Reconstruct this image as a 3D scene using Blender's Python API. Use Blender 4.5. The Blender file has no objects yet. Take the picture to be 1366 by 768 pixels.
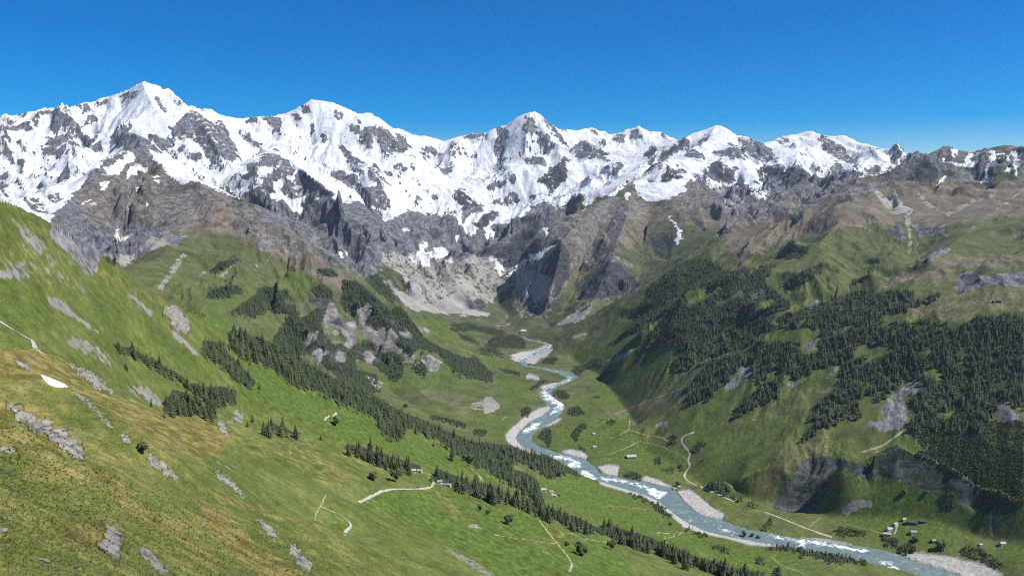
import bpy, bmesh, math, random
import numpy as np
from mathutils import Vector, Matrix
random.seed(7); rng = np.random.default_rng(11)
SC = bpy.context.scene; COL = SC.collection

# ------------------------------------------------------------------ camera model
W0, H0, FPX = 1366.0, 768.0, 1072.0
PITCH = math.atan((384 - 250) / FPX)
CA, SA = math.cos(PITCH), math.sin(PITCH)
def ray(px, py):
    """horizontal bearing and tangent of elevation of the sight line through a point of the photograph"""
    px = np.asarray(px, float); py = np.asarray(py, float)
    v = 384 - py; X = px - 683
    Y = FPX * CA + v * SA; Z = -FPX * SA + v * CA
    return np.arctan2(X, Y), Z / np.hypot(X, Y)
def project(X, Y, Z):
    f = Y * CA - Z * SA; u = Y * SA + Z * CA
    f = np.maximum(f, 1e-3)
    return 683 + FPX * X / f, 384 - FPX * u / f

# ------------------------------------------------------------------ survey of the place: lines with range in metres
FAR = 0.85
F0 = 1253.0 * FAR
def floor_z(r): return -F0 + 0.02 * r
def floor_r(px, py):
    th, t = ray(px, py); return F0 / np.maximum(0.02 - t, 1e-3)
def near(r): return r if r < 1000 else 1000 + (r - 1000) * 0.78
LINES = []                       # (landform, [(theta, r, z)...], is_ridge)
LAND = ['foreground_slope', 'left_hillside', 'wooded_ridge', 'valley_floor', 'snow_mountains', 'rocky_ridge', 'right_mountain', 'wooded_hillside']
FG, LH, WR, VF, SM, RR, RM, WH = range(8)
def line(land, pts, scale=None, ridge=False):
    out = []
    for p in pts:
        r = p[2]
        if scale == 'far': r = r * FAR
        elif scale == 'near': r = near(r)
        if len(p) == 4:
            th, _ = ray(p[0], 300); z = p[3] * (FAR if scale == 'far' else 1)
        else:
            th, t = ray(p[0], p[1]); z = r * float(t)
        out.append((float(th), r, z))
    LINES.append((land, out, ridge))
def back(land, pts, dr, dz, scale=None):
    """ground just behind a crest falls away"""
    out = []
    for p in pts:
        r = p[2]
        if scale == 'far': r *= FAR
        elif scale == 'near': r = near(r)
        th, t = ray(p[0], p[1]); out.append((float(th), r + dr, r * float(t) + dz))
    LINES.append((land, out, False))

# nearest slope, its bowl and the meadow spur with the road
line(FG, [(-220,830,52),(0,768,60),(110,768,80),(230,768,120),(330,768,175),(430,768,260),(500,768,330)])
line(FG, [(-150,640,105),(0,640,130),(100,680,140),(200,700,185),(300,730,220),(380,745,290)])
line(FG, [(-150,540,240),(0,550,260),(80,590,265),(160,620,290),(230,650,310)])
line(FG, [(-150,460,430),(0,476,470),(70,505,430),(130,545,420),(190,585,400),(250,625,400)])
E1 = [(240,650,335),(270,664,330),(336,684,345),(373,689,360),(410,697,380),(455,710,400),(479,727,395),(512,745,385),(544,763,375),(600,800,350)]
line(FG, E1); back(FG, E1[1:], 38, -27)
line(FG, [(320,640,450),(360,660,470),(420,690,500),(470,712,505),(530,740,490),(570,768,470)])
E2 = [(270,575,560),(310,592,560),(340,606,570),(389,629,600),(435,657,640),(475,673,660),(512,690,650),(570,712,640),(628,751,600),(663,768,580),(720,800,550)]
line(FG, E2); back(FG, E2[2:], 60, -36)
line(FG, [(430,640,760),(490,668,780),(560,690,800),(620,720,790),(690,760,770),(740,790,750)])
line(FG, [(420,610,850),(500,640,880),(560,655,900),(640,690,920),(720,720,940),(800,750,950),(880,785,950)])
EB = [(-150,470,560),(0,466,600),(44,465,640),(84,482,680),(154,524,720),(194,537,760),(220,548,800),(288,559,860),(358,570,900),(413,581,930),(455,596,960),(490,613,980),(523,624,1000),(563,633,1030),(582,647,1030),(628,656,1040),(680,671,1060),(716,685,1090),(749,698,1120),(814,722,1170),(846,728,1190),(876,738,1200),(912,750,1220),(948,762,1230),(1000,780,1240),(1100,815,1250),(1250,870,1250)]
line(FG, EB)
back(FG, EB[:9], 60, -28); back(FG, EB[9:14], 110, -75); back(FG, EB[14:], 170, -150)
line(VF, [(p[0], None, p[2]*0.92+420, p[2]*float(ray(p[0],p[1])[1])-330) for p in EB[19:]])
# left hillside and its lower meadows
line(LH, [(-200,460,650),(0,452,700),(60,460,735),(100,478,780),(160,518,840),(220,538,920)], 'near')
line(LH, [(-200,350,780),(0,360,810),(60,390,850),(120,430,900),(180,470,980),(240,500,1070),(300,520,1180)], 'near')
line(LH, [(285,548,1120),(360,562,1250),(430,577,1350),(500,602,1450),(560,622,1550),(620,640,1700),(680,655,1850),(740,670,2000),(800,690,2150),(850,705,2250),(900,722,2300),(950,735,2350),(1000,745,2400),(1060,755,2450),(1150,770,2480),(1250,800,2480)], 'near')
line(LH, [(250,450,1300),(300,480,1400),(360,510,1550),(430,545,1700),(500,575,1900),(560,595,2100),(620,610,2350),(680,630,2500),(740,645,2650),(800,665,2700),(850,690,2600),(900,712,2550),(960,730,2500)], 'near')
EC = [(-250,150,760),(-120,205,820),(0,262,900),(30,275,940),(60,291,990),(95,313,1060),(130,338,1130),(165,362,1210),(200,388,1300),(228,404,1380),(245,410,1450),(270,420,1560),(303,440,1680),(343,450,1800),(393,476,1950),(446,505,2100),(510,535,2300),(570,564,2500),(620,585,2650),(670,598,2800),(720,608,2920),(750,618,2980)]
line(LH, EC, 'near')
back(LH, EC[:8], 110, -80, 'near'); back(LH, EC[8:14], 150, -110, 'near'); back(LH, EC[14:18], 120, -60, 'near')
line(WR, [(-250,None,2300,-450),(0,None,2400,-560),(150,None,2700,-680),(300,None,2950,-800),(400,None,3150,-900),(500,None,3350,-990),(560,None,3500,-1060)], 'far')
# wooded spur and the brown ridge climbing to the snow
ED = [(182,181,8600),(190,194,8200),(205,212,7600),(215,224,7300),(235,236,7100),(252,238,6900),(272,244,6700),(300,255,6400),(319,265,6200),(340,279,6000),(369,300,5700),(398,317,5500),(422,332,5400),(440,344,5300),(457,358,5200),(480,375,5150),(504,394,5100),(528,403,5100),(545,420,5050),(563,438,5050),(586,457,5050),(610,470,5000),(633,482,4950),(655,497,4850),(668,507,4750)]
line(WR, ED, 'far', True)
line(WR, [(190,194,8200),(160,205,7700),(129,218,7200),(111,244,6800),(97,262,6400),(70,291,5700),(20,330,4900),(-80,380,4000),(-200,420,3500)], 'far', True)
line(WR, [(195,235,7500),(180,270,6700),(165,305,6000),(155,340,5200),(150,365,4400)], 'far')
line(WR, [(252,238,6900),(240,275,6200),(235,310,5500),(215,350,4700),(205,380,4100)], 'far', True)
line(WR, [(319,265,6200),(330,310,5500),(325,350,4900),(300,390,4300),(270,415,3800)], 'far')
line(WR, [(440,344,5300),(428,372,5060),(424,400,4900),(440,440,4740),(480,485,4560),(525,525,4380),(555,548,4090)], 'far', True)
line(WR, [(385,346,5350),(370,385,4980),(362,420,4700),(372,452,4480),(395,476,4300)], 'far')
line(WR, [(475,395,5060),(490,440,4870),(515,480,4680),(550,515,4400),(585,540,4080)], 'far')
# snow range
G = [(-250,190,11800),(-120,170,11600),(0,158,11500),(18,153,11300),(38,152,11200),(64,142,11000),(88,152,11000),(102,149,11000),(117,139,10900),(126,141,10900),(141,130,10800),(152,125,10700),(173,116,10600),(190.5,105,10500),(205,112,10500),(217,118,10500),(228,119,10500),(243,132,10500),(255,141,10500),(267,146,10500),(284,146,10500),(293,152,10500),(325,159,10800),(340,157,10900),(378,151,11000),(393,145,11000),(403,137.5,11000),(413,130,11000),(431,135,11000),(448,137.5,11000),(463,144.5,11000),(478,151,11000),(495,151,11100),(504,157,11200),(525,172,11400),(536,171,11500),(557,180,11700),(575,184.5,11900),(595,190.5,12000),(612,182,12000),(633,177.5,12000),(650,176,12000),(662,168.5,11900),(677,165.5,11900),(689,157,11800),(700,152,11800),(711,147.5,11800),(721,152,11800),(733,162,11900),(747,171,12000),(756,168.5,12100),(768,172.5,12200),(790,169.5,12500),(800,178,12600),(812,181,12700),(829,174,12600),(841,169.5,12500),(853,164.5,12500),(867,172.5,12500),(885,174,12500),(897,182.5,12500),(910,190,12300),(928,191.5,11700),(944,175.5,11200),(958,167,11000),(973,174,11000),(985,182.5,11000),(996,185.5,11000),(1005,182.5,11000),(1017,191.5,11200),(1031,188.5,11600),(1046,181,11900),(1067,177,12000),(1083,173,12000),(1098,178,12000),(1107,180,12000),(1130,180,12000),(1145,187,12000),(1171,193,12000),(1189,200,12000),(1212,208,12000),(1300,222,12000),(1450,230,12000),(1600,235,12000)]
line(SM, G, 'far', True); back(SM, G, 900, -420, 'far')
line(SM, [(-250,300,8200),(-100,295,7900),(0,288,7600),(40,285,7600),(70,288,7900),(110,250,8600),(140,222,9100),(165,205,9300)], 'far')
line(SM, [(-150,225,9600),(0,215,9600),(60,205,9700),(110,185,9900),(150,165,10000)], 'far')
line(SM, [(190.5,105,10500),(205,135,10000),(225,160,9700),(262,148,10100)], 'far', True)
line(SM, [(262,148,10100),(275,175,9700),(290,200,9400),(310,220,9200)], 'far', True)
line(SM, [(158,171,9300),(182,181,8900)], 'far', True)
line(SM, [(225,215,9300),(250,228,9200),(300,240,9300),(330,215,9800),(370,188,10300),(430,178,10600)], 'far')
line(SM, [(275,246,8700),(310,258,8600),(340,268,8500),(370,285,8200),(400,297,7900)], 'far')
F1 = [(345,196,10000),(362,205,9700),(380,212,9400),(398,222,9000),(422,240,8600),(442,255,8300),(466,266,8000),(480,273,7800),(504,296,7400),(516,320,7100),(528,345,6900),(545,365,6800),(563,382,6900),(585,397,7050)]
line(SM, F1, 'far', True)
line(SM, [(448,138,11000),(450,165,10700),(455,193,10500),(472,207,10000),(495,224,9600),(512,248,9200),(519,277,8800),(530,305,8400),(545,330,8100),(562,352,7900)], 'far', True)
line(SM, [(495,151,11100),(510,175,10700),(530,190,10500),(545,205,10400),(555,215,10500)], 'far', True)
line(SM, [(430,215,9900),(455,232,9600),(478,250,9300),(495,275,8800),(512,305,8200),(530,335,7600)], 'far')
line(WR, [(300,None,7900,-160),(350,None,7500,-300),(420,None,6900,-540),(480,None,6400,-740),(540,None,6000,-920),(600,None,5800,-1050),(640,None,5600,-1080)], 'far')
line(SM, [(540,345,8200),(580,345,8500),(620,338,8700),(660,330,8800),(690,315,8900)], 'far')
line(SM, [(545,278,9300),(600,280,9700),(640,280,9900),(690,265,10200),(750,248,10400),(800,235,10600)], 'far')
line(SM, [(550,215,11000),(620,222,11300),(680,225,11200),(740,212,11500),(790,205,11900),(860,205,11800)], 'far')
line(SM, [(711,147.5,11800),(705,170,11500),(700,195,11200),(706,222,10900)], 'far', True)
line(SM, [(711,147.5,11800),(730,175,11500),(750,195,11300),(775,200,11200),(815,215,11000)], 'far', True)
line(SM, [(720,240,10500),(740,225,10600),(757,210,10900)], 'far', True)
line(SM, [(600,255,10300),(625,258,10200),(640,275,9850)], 'far', True)
line(SM, [(853,165,12500),(860,185,12200),(850,205,12000)], 'far', True)
line(SM, [(914,181,11300),(890,198,11000),(865,215,10800),(850,222,10600)], 'far', True)
line(SM, [(958,167,11000),(962,190,10500),(985,205,10200),(1000,225,9900)], 'far', True)
line(SM, [(958,167,11000),(935,190,10500),(915,203,10200),(930,218,9900)], 'far', True)
line(SM, [(1005,183,11000),(1025,205,10600),(1045,218,10300)], 'far', True)
line(SM, [(1098,178,12000),(1115,200,11400),(1135,218,10900)], 'far', True)
line(SM, [(1010,230,9900),(1050,222,10000),(1085,228,9900),(1130,232,9900),(1180,226,9900),(1260,225,9900),(1450,240,9900)], 'far')
line(SM, [(940,240,9400),(975,238,9500),(1010,255,9100),(1040,245,9400),(1090,238,9500)], 'far')
# rocky ridge right of the valley head
EI = [(930,214,9800),(910,212,9500),(891,210.5,9300),(870,222,9000),(856,237,8800),(841,240,8700),(821,255,8400),(797,270,8100),(768,282,7900),(740,300,7600),(718,315,7500),(700,335,7500),(685,355,7550)]
line(RR, EI, 'far', True); back(RR, EI[4:], 250, -110, 'far')
line(RR, [(797,270,8100),(775,297,7500),(752,320,7200),(742,355,6850),(730,395,6600)], 'far', True)
line(RR, [(841,240,8700),(838,285,7700),(815,345,6800),(795,390,6350),(770,432,5900)], 'far', True)
line(RR, [(891,210.5,9300),(903,262,8200),(905,310,7400),(918,345,6800)], 'far', True)
line(RR, [(800,300,7700),(775,345,7200),(765,385,6800),(752,415,6450)], 'far')
line(RR, [(868,270,8100),(860,320,7500),(850,370,6750),(820,415,6100)], 'far')
line(RR, [(1100,250,8700),(1060,258,8500),(1010,268,8200),(975,290,7500),(945,320,6800),(915,350,6350)], 'far')
line(RR, [(683,370,7700),(700,385,7200),(715,415,6700),(735,435,6200)], 'far')
# right mountain
EJ = [(1600,215,7600),(1450,205,7500),(1366,200,7500),(1344,194.5,7500),(1329,197,7500),(1312,200,7450),(1291,203,7400),(1276,197.5,7300),(1259,192.5,7200),(1247,199,7100),(1231,208.5,7000),(1224,207,7000),(1200,216.5,6900),(1180,229.5,6800),(1160,232,6700),(1142,235.5,6600),(1124,247,6500),(1107,259,6400),(1083,268,6300),(1054,277,6200),(1025,286,6100),(990,303,6000),(960,318,5900),(930,334,5800),(900,352,5700),(875,367,5600),(850,386,5550),(830,402,5500),(800,425,5500),(775,440,5500),(758,450,5400)]
line(RM, EJ, 'far', True); back(RM, EJ[:20], 500, -330, 'far'); back(RM, EJ[20:26], 250, -120, 'far')
line(RM, [(1142,235.5,6600),(1135,262,6000),(1118,300,5400),(1090,330,5050),(1060,352,4850),(1000,385,4600),(950,420,4480),(900,460,4400),(855,497,4460),(838,513,4450)], 'far', True)
line(RM, [(1259,192.5,7200),(1240,235,6500),(1225,285,5800),(1222,330,5300),(1228,362,4800)], 'far')
line(RM, [(1450,250,6700),(1366,255,6400),(1320,280,5900),(1280,315,5300),(1240,345,4750)], 'far', True)
line(RM, [(1060,300,5800),(1010,330,5400),(960,360,5050),(910,400,4800),(860,440,4700),(815,475,4800)], 'far')
line(RM, [(1160,370,4500),(1110,390,4350),(1060,405,4250),(1010,430,4150)], 'far')
line(RM, [(755,462,5350),(765,480,5250),(800,500,4850),(830,538,4300),(850,570,3900)], 'far')
# wooded hillside on the right
EK = [(1600,320,4650),(1450,330,4550),(1366,338,4480),(1330,340,4430),(1280,352,4380),(1240,362,4330),(1200,378,4260),(1170,388,4200),(1140,398,4180),(1100,412,4100),(1060,425,4000),(1020,450,3950),(980,480,3900),(940,520,3800),(910,545,3750),(880,570,3700),(855,588,3650)]
line(WH, EK, 'far'); back(WH, EK[:9], 180, -80, 'far')
line(WH, [(1600,375,4150),(1450,380,4100),(1366,385,4070),(1300,390,4060),(1240,398,4040),(1195,408,4000)], 'far')
line(WH, [(1600,430,3880),(1366,425,3850),(1300,430,3830),(1240,440,3820),(1190,440,3820)], 'far')
line(WH, [(1600,510,3560),(1366,500,3590),(1300,500,3590),(1220,500,3620),(1140,510,3620),(1080,530,3560),(1020,560,3500),(960,590,3450),(905,612,3430)], 'far')
line(WH, [(1600,610,3150),(1366,600,3230),(1300,580,3300),(1240,565,3340),(1180,560,3330),(1120,580,3280),(1060,610,3180),(1000,630,3150),(950,642,3150)], 'far')
line(WH, [(1500,700,2900),(1440,690,2950),(1366,668,2990),(1340,655,3010),(1300,638,3050),(1260,613,3100),(1200,592,3150),(1160,605,3110),(1120,612,3060)], 'far')
line(WH, [(1500,715,2950),(1366,692,3020),(1330,685,3040),(1290,675,3090),(1230,652,3160),(1180,638,3155),(1150,640,3090)], 'far')
line(VF, [(1500,740,2900),(1366,725,2910),(1300,715,2950),(1250,695,2980),(1190,690,2990),(1120,690,3000),(1060,680,3050),(1000,665,3100),(940,650,3230),(900,622,3400),(860,602,3560)], 'far')
HAZE = 1.3e-5; EXPO = 0.42
# ------------------------------------------------------------------ outlines surveyed from the photograph: (x0, y0, scale) frame + points
def pts(frame, s):
    x0, y0, f = frame
    v = [tuple(map(float, q.split(','))) for q in s.split()]
    return [(x0 + x * f, y0 + y * f) for x, y in v]
ZA = (0, 80, .293); ZB = (340, 110, .293); ZC = (680, 130, .293); ZD = (966, 130, .293)
ZE = (0, 250, .293); ZF = (340, 300, .293); ZG = (680, 300, .293); ZH = (966, 300, .293)
N1 = (0, 440, .22); N2 = (0, 600, .2196); N3 = (270, 440, .22); N4 = (270, 600, .2196)
N5 = (540, 520, .22); N6 = (540, 600, .2196); N7 = (810, 560, .2196); N8 = (1066, 600, .2196)
Q1 = (820, 420, .2006); Q2 = (1092, 420, .2006); Q3 = (1092, 560, .2006); Q4 = (560, 400, .2006); Q5 = (380, 330, .2006); Q6 = (800, 614, .2006)
PX = (0, 0, 1.0)
MS = 1.0                                     # mask samples per photograph pixel
MW, MH = int(1366 * MS), int(768 * MS)
def fill(mask, poly, val=1.0):
    P = np.array(poly) * MS
    x0 = max(int(P[:, 0].min()) - 1, 0); x1 = min(int(P[:, 0].max()) + 2, MW)
    y0 = max(int(P[:, 1].min()) - 1, 0); y1 = min(int(P[:, 1].max()) + 2, MH)
    if x1 <= x0 or y1 <= y0: return
    gx, gy = np.meshgrid(np.arange(x0, x1) + .5, np.arange(y0, y1) + .5)
    ins = np.zeros(gx.shape, bool)
    n = len(P)
    for i in range(n):
        ax, ay = P[i]; bx, by = P[(i + 1) % n]
        if ay == by: continue
        c = (ay > gy) != (by > gy)
        ins ^= c & (gx < (bx - ax) * (gy - ay) / (by - ay) + ax)
    sub = mask[y0:y1, x0:x1]; sub[ins] = val
def blur(a, n):
    for _ in range(n):
        p = np.pad(a, 1, mode='edge')
        a = (p[:-2, 1:-1] + p[2:, 1:-1] + 2 * p[1:-1, 1:-1]) / 4
        p = np.pad(a, 1, mode='edge')
        a = (p[1:-1, :-2] + p[1:-1, 2:] + 2 * p[1:-1, 1:-1]) / 4
    return a
def new(): return np.zeros((MH, MW), np.float32)
M = {}
# --- snow, with the rock faces that stand out of it
snow = new()
fill(snow, [(0,60),(1366,60),(1366,120),(1240,150),(1225,195)] + pts(ZD, "845,275 720,345 600,350 520,345 440,350 380,330") + pts(ZC, "1365,330 1160,350 1230,400 1140,470 1060,400 1000,400 930,410 880,390 820,370 760,450 650,480 590,440 550,370 470,440 400,455 350,500 280,510 200,510 150,470 0,580") +
     pts(ZB, "1180,640 1100,650 1000,700 950,650 900,600 800,600 700,590 630,620 600,640 540,570 470,540 260,560 200,590 50,530 0,490") + pts(ZA, "1100,620 1025,597 1000,600 910,565 860,540 830,560 790,540 735,490 690,430 620,345 560,420 440,470 380,560 330,620 240,720 230,768 0,768"))
rock = new(); rockb = new()
RK = [(ZA, "235,265 290,245 370,310 420,380 390,400 330,385 310,345 240,330"), (ZA, "0,275 60,275 140,300 120,320 40,310"), (ZA, "160,265 200,290 190,310 155,300"),
 (ZA, "190,345 240,345 310,350 290,430 240,440 180,410 240,405"), (ZA, "0,375 30,380 90,440 100,470 60,480 20,440 0,435"), (ZA, "0,515 30,530 35,570 0,575"),
 (ZA, "510,330 545,305 590,340 640,350 690,380 740,420 600,400 560,405 510,395"), (ZA, "665,340 700,335 800,390 790,410 720,380"),
 (ZA, "760,325 870,225 910,250 940,290 990,260 1030,310 1080,410 1085,455 1050,460 990,430 1000,470 940,460 900,360 850,330 820,360"), (ZA, "820,395 860,385 860,420 820,420"),
 (ZA, "860,430 910,420 920,460 870,455"), (ZA, "1035,310 1100,350 1190,380 1190,405 1120,380"), (ZA, "430,210 490,170 500,190 440,220"), (ZA, "350,240 400,202 420,225 370,250"), (ZA, "170,240 220,213 300,250 240,245"), (ZA, "60,250 100,235 130,245 100,258"),
 (ZA, "520,165 580,150 620,140 630,155 570,175"), (ZA, "395,250 440,270 445,295 400,280"), (ZA, "700,150 760,190 740,210 770,240 740,240"), (ZA, "760,180 860,210 800,210"), (ZA, "420,390 460,380 480,410 430,420"),
 (ZA, "1170,440 1220,420 1290,430 1280,450 1240,480 1190,470"), (ZA, "1120,480 1160,465 1190,500 1170,530 1125,510"), (ZA, "1240,520 1300,440 1340,480 1300,530 1250,560 1220,610 1190,590"), (ZA, "1270,590 1365,500 1365,620"), (ZA, "1120,275 1180,262 1170,290 1140,295"), (ZA,"1200,265 1290,250 1285,290 1240,320 1220,300"), (ZA,"270,505 310,515 300,540 270,530"), (ZA,"200,620 270,600 280,640 210,650"), (ZA,"100,640 200,650 230,720 180,700"),
 (ZB, "60,200 110,170 130,185 90,220"), (ZB, "30,160 110,150 130,165 40,180"), (ZB, "150,140 190,150 190,180 160,165"), (ZB, "200,100 230,95 260,130 210,140"), (ZB, "290,240 330,220 345,250 310,275"), (ZB, "235,200 260,195 280,225 250,230"),
 (ZB, "420,195 490,215 560,190 620,210 640,300 640,335 540,285 500,315 460,280 480,250 430,240"), (ZB, "630,270 660,225 695,260 690,310 650,315"), (ZB, "360,130 410,150 400,170 360,160"), (ZB, "450,140 500,200 470,190"), (ZB,"545,165 600,195 570,190"),
 (ZB, "380,275 430,310 520,370 480,375 430,340 480,400 500,430 470,420 400,350"), (ZB, "500,380 540,375 600,460 610,480 560,470 510,420"), (ZB, "480,480 560,470 610,520 610,575 560,570 500,530"), (ZB, "340,420 400,400 450,420 490,470 430,470 370,440"),
 (ZB, "20,370 40,330 110,325 120,350 60,390"), (ZB, "70,430 140,340 160,370 110,420"), (ZB, "115,480 195,390 280,450 330,480 280,500 220,520 150,520"), (ZB, "30,480 70,455 95,490 50,505"),
 (ZB, "200,560 260,510 340,490 400,560 480,570 560,640 640,768 480,768 300,680 240,620"),
 (ZB, "600,375 660,365 690,390 680,410 630,390"), (ZB, "600,400 630,410 625,425 600,415"), (ZB, "700,330 720,320 720,345"), (ZB, "770,300 830,290 850,320 820,335"), (ZB, "740,295 775,300 760,310"), (ZB, "700,370 735,375 735,400 705,390"), (ZB, "845,395 870,390 890,430 860,420"), (ZB,"820,360 840,360 840,380"), (ZB,"885,370 905,380 900,392"), (ZB,"930,370 950,370 945,385"), (ZB,"745,415 770,420 760,435"),
 (ZB, "905,520 930,480 970,510 1010,550 1050,570 1000,600 960,650 945,600 960,570 915,550"), (ZB, "1060,465 1120,445 1135,470 1080,500 1045,490"), (ZB, "1140,450 1180,440 1180,465"), (ZB, "1060,540 1130,520 1200,510 1190,530 1090,555"), (ZB, "1210,515 1260,510 1230,530"),
 (ZB, "1005,640 1030,600 1080,580 1110,600 1080,640 1050,670 1015,660"), (ZB, "1090,200 1130,190 1150,240 1130,290 1130,380 1105,350 1090,300 1110,260"), (ZB, "1230,170 1260,160 1300,210 1280,230 1225,230"), (ZB, "1215,360 1260,340 1340,345 1340,375 1230,380"), (ZB, "1300,160 1350,190 1340,205"), (ZB, "1300,250 1340,240 1350,290 1320,300"), (ZB, "980,320 1020,335 1000,350"), (ZB, "705,540 740,525 770,535 730,550"), (ZB, "930,245 1060,225 1050,245 980,265"), (ZB,"870,270 920,255 910,270"),
 (ZB, "620,650 660,600 720,590 760,610 720,650 640,670"), (ZB,"790,515 830,510 835,540 810,535"),
 (ZC, "60,150 75,80 110,100 135,160 80,165"), (ZC, "140,180 170,175 195,230 160,220"), (ZC, "130,90 200,130 260,210 270,240 220,190"), (ZC, "55,290 100,270 160,280 185,310 60,315"), (ZC, "125,385 190,310 265,270 270,340 250,380 190,430 170,400"),  # first outline is a shadow on the summit snow, painted in as rock
 (ZC, "255,250 330,195 400,240 470,290 380,280 300,270"), (ZC, "410,200 450,200 430,230"), (ZC, "460,180 520,170 520,210 480,200"), (ZC, "540,150 590,130 610,180 580,210 545,200"), (ZC, "690,155 730,180 680,190"), (ZC, "610,270 640,220 670,240 640,290"), (ZC, "435,360 480,300 520,310 480,350"), (ZC, "235,140 260,132 285,150 250,155"), (ZC, "360,140 385,140 410,175 380,165"),
 (ZC, "650,290 720,230 790,180 835,210 760,250 690,280"), (ZC, "580,370 660,300 720,265 690,310 620,350"), (ZC, "690,370 720,290 760,330 800,365 700,375"), (ZC, "600,380 640,360 655,390 615,395"), (ZC, "790,250 830,225 910,275 870,285 820,275"), (ZC, "845,210 920,150 900,190 870,230"), (ZC, "910,240 960,230 1000,215 1060,240 1100,290 1000,270 940,275"),
 (ZC, "1040,180 1100,190 1150,210 1240,300 1180,280 1150,290 1090,260 1060,220"), (ZC, "880,370 930,290 960,290 1020,360 1030,385 960,375"), (ZC, "1000,325 1040,312 1065,340 1040,350"), (ZC, "1120,360 1160,300 1260,330 1365,330 1365,400 1250,400 1150,375"), (ZC, "1230,210 1260,180 1270,200"), (ZC, "1330,255 1365,260 1350,275"), (ZC, "1095,380 1125,385 1120,400"), (ZC, "1070,360 1095,362 1080,372"),
 (ZC, "250,490 275,450 335,450 330,500 270,505"), (ZC, "0,435 40,440 30,465 0,465"), (ZC, "0,375 20,380 10,395"), (ZC, "260,400 290,410 270,418"), (ZC, "90,520 150,470 190,480 180,500 110,540"), (ZC, "740,280 790,320 800,355 770,330"), (ZC,"960,170 985,185 980,195"),
 (ZD, "250,200 275,175 310,215 280,205 255,215"), (ZD, "335,180 355,180 350,200"), (ZD, "420,190 440,160 490,190 560,260 620,280 600,310 560,300 490,270 460,240"), (ZD, "300,265 325,265 310,280"), (ZD, "345,255 390,260 370,275"), (ZD, "480,320 510,290 560,330 540,350 490,345"), (ZD, "640,310 700,310 720,330 660,340"), (ZD, "670,210 740,230 720,235"), (ZD, "740,290 780,240 820,270 800,290 760,295"), (ZD, "570,245 620,250 590,260"), (ZD, "150,320 200,300 330,330 370,350 330,400 250,380 170,355"), (ZD,"400,310 440,320 420,330"), (ZD, "100,190 130,180 180,215 250,290 200,280 120,240")]
for z, s in RK: fill(rock, pts(z, s))
XS = [(ZD, "960,270 1040,290 1100,295 1130,325 1040,310"), (ZD, "1025,230 1055,245 1050,270 1030,250"), (ZD, "1110,255 1128,255 1130,320 1110,310"), (ZD, "1200,240 1240,240 1235,280 1195,285"), (ZD, "1185,290 1202,290 1195,340 1186,340"), (ZD, "1245,265 1300,250 1290,265 1250,275"), (ZD, "1305,240 1340,240 1338,350 1320,350"), (ZD, "1270,340 1295,300 1300,350"), (ZD, "975,410 1005,345 990,410"), (ZD, "1145,400 1195,348 1165,390"), (ZD,"1130,255 1165,250 1150,265"),
 (ZF, "740,75 790,100 760,130 830,115 885,115 890,155 810,155 795,190 740,165 700,135 745,120"), (ZF, "1090,120 1110,170 1130,190 1120,240 1085,180"), (ZF, "1140,235 1240,150 1365,95 1365,105 1250,172"), (ZF, "1315,10 1340,10 1335,50"), (ZF, "900,50 930,40 905,85"), (ZF, "1050,30 1100,40 1080,80 1060,60"), (ZF, "940,0 1000,20 1000,60 960,30"), (ZF,"660,20 710,15 690,35"), (ZF,"380,105 430,130 410,140"),
 (ZA, "440,560 500,560 460,610"), (ZA, "385,665 420,620 425,630 395,665"), (ZA, "410,670 450,640 445,655"), (ZA, "630,570 590,680 565,720 580,660"), (ZA, "690,560 735,540 720,565"), (ZA, "460,470 500,480 600,410 610,440 540,520 480,510"), (ZA, "560,560 690,480 610,470"), (ZA, "700,450 750,460 730,480"), (ZA,"660,650 685,650 670,675"),
 (ZE, "530,185 545,185 540,240 522,245"), (ZE, "540,240 600,205 605,215 560,245"), (ZC, "715,520 750,570 780,600 778,665 770,665 764,600 720,540"), (ZG, "0,225 50,180 100,130 190,95 110,150 20,225"), (ZG, "155,10 175,10 178,50 168,50"), (ZC,"100,545 150,535 120,560"), (ZC,"510,430 550,430 530,465")]
fill(rockb, [(970,250),(1080,228),(1180,231),(1215,209),(1259,190),(1366,195),(1366,233),(1290,228),(1231,232),(1150,262),(1060,290),(960,300)], 0.75)
fill(rock, pts(ZD, "860,330 900,285 960,310 980,350 960,390 880,380"), 1); fill(rock, pts(ZD, "560,385 600,355 590,390 540,400"), 1); fill(rock, pts(ZD, "520,470 560,420 595,440 570,480 530,500"), 1); fill(rock, pts(ZD, "740,440 770,410 790,450 760,465"), 1)
fill(rock, pts(ZD, "1000,370 1090,330 1180,340 1240,370 1180,400 1080,390 1010,410"), 1); fill(rock, pts(ZD, "205,575 230,520 290,500 310,530 260,570"), 1); fill(rock, pts(ZD, "430,600 470,560 480,590"), 1); fill(rock, pts(ZD, "440,520 480,480 460,520"), 1)
fill(rock, pts(ZD, "270,720 310,680 350,670 380,700 330,710"), .9); fill(rockb, pts(ZD, "700,600 800,590 830,650 760,640"), .8); fill(rockb, pts(ZD, "850,580 950,560 1010,580 990,620 900,640"), .75); fill(rock, pts(ZD,"1100,600 1150,580 1140,605"), .9); fill(rock, pts(ZD, "900,740 980,680 1040,690 950,745"), .9)
# brown ridge: bare rock on top
fill(rockb, pts(ZA, "620,345 690,430 735,490 790,540 830,560 860,540 1000,600 1025,597 1160,680 1250,750 1150,800 1000,790 900,760 800,840 700,800 600,900 480,880 420,1000 330,900 230,800 240,720 330,620 380,560 440,470 560,420"), .85)
fill(rockb, pts(ZE, "760,200 820,180 900,170 960,130 1000,80 1060,90 1100,190 1000,215 860,215"), .25)
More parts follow.
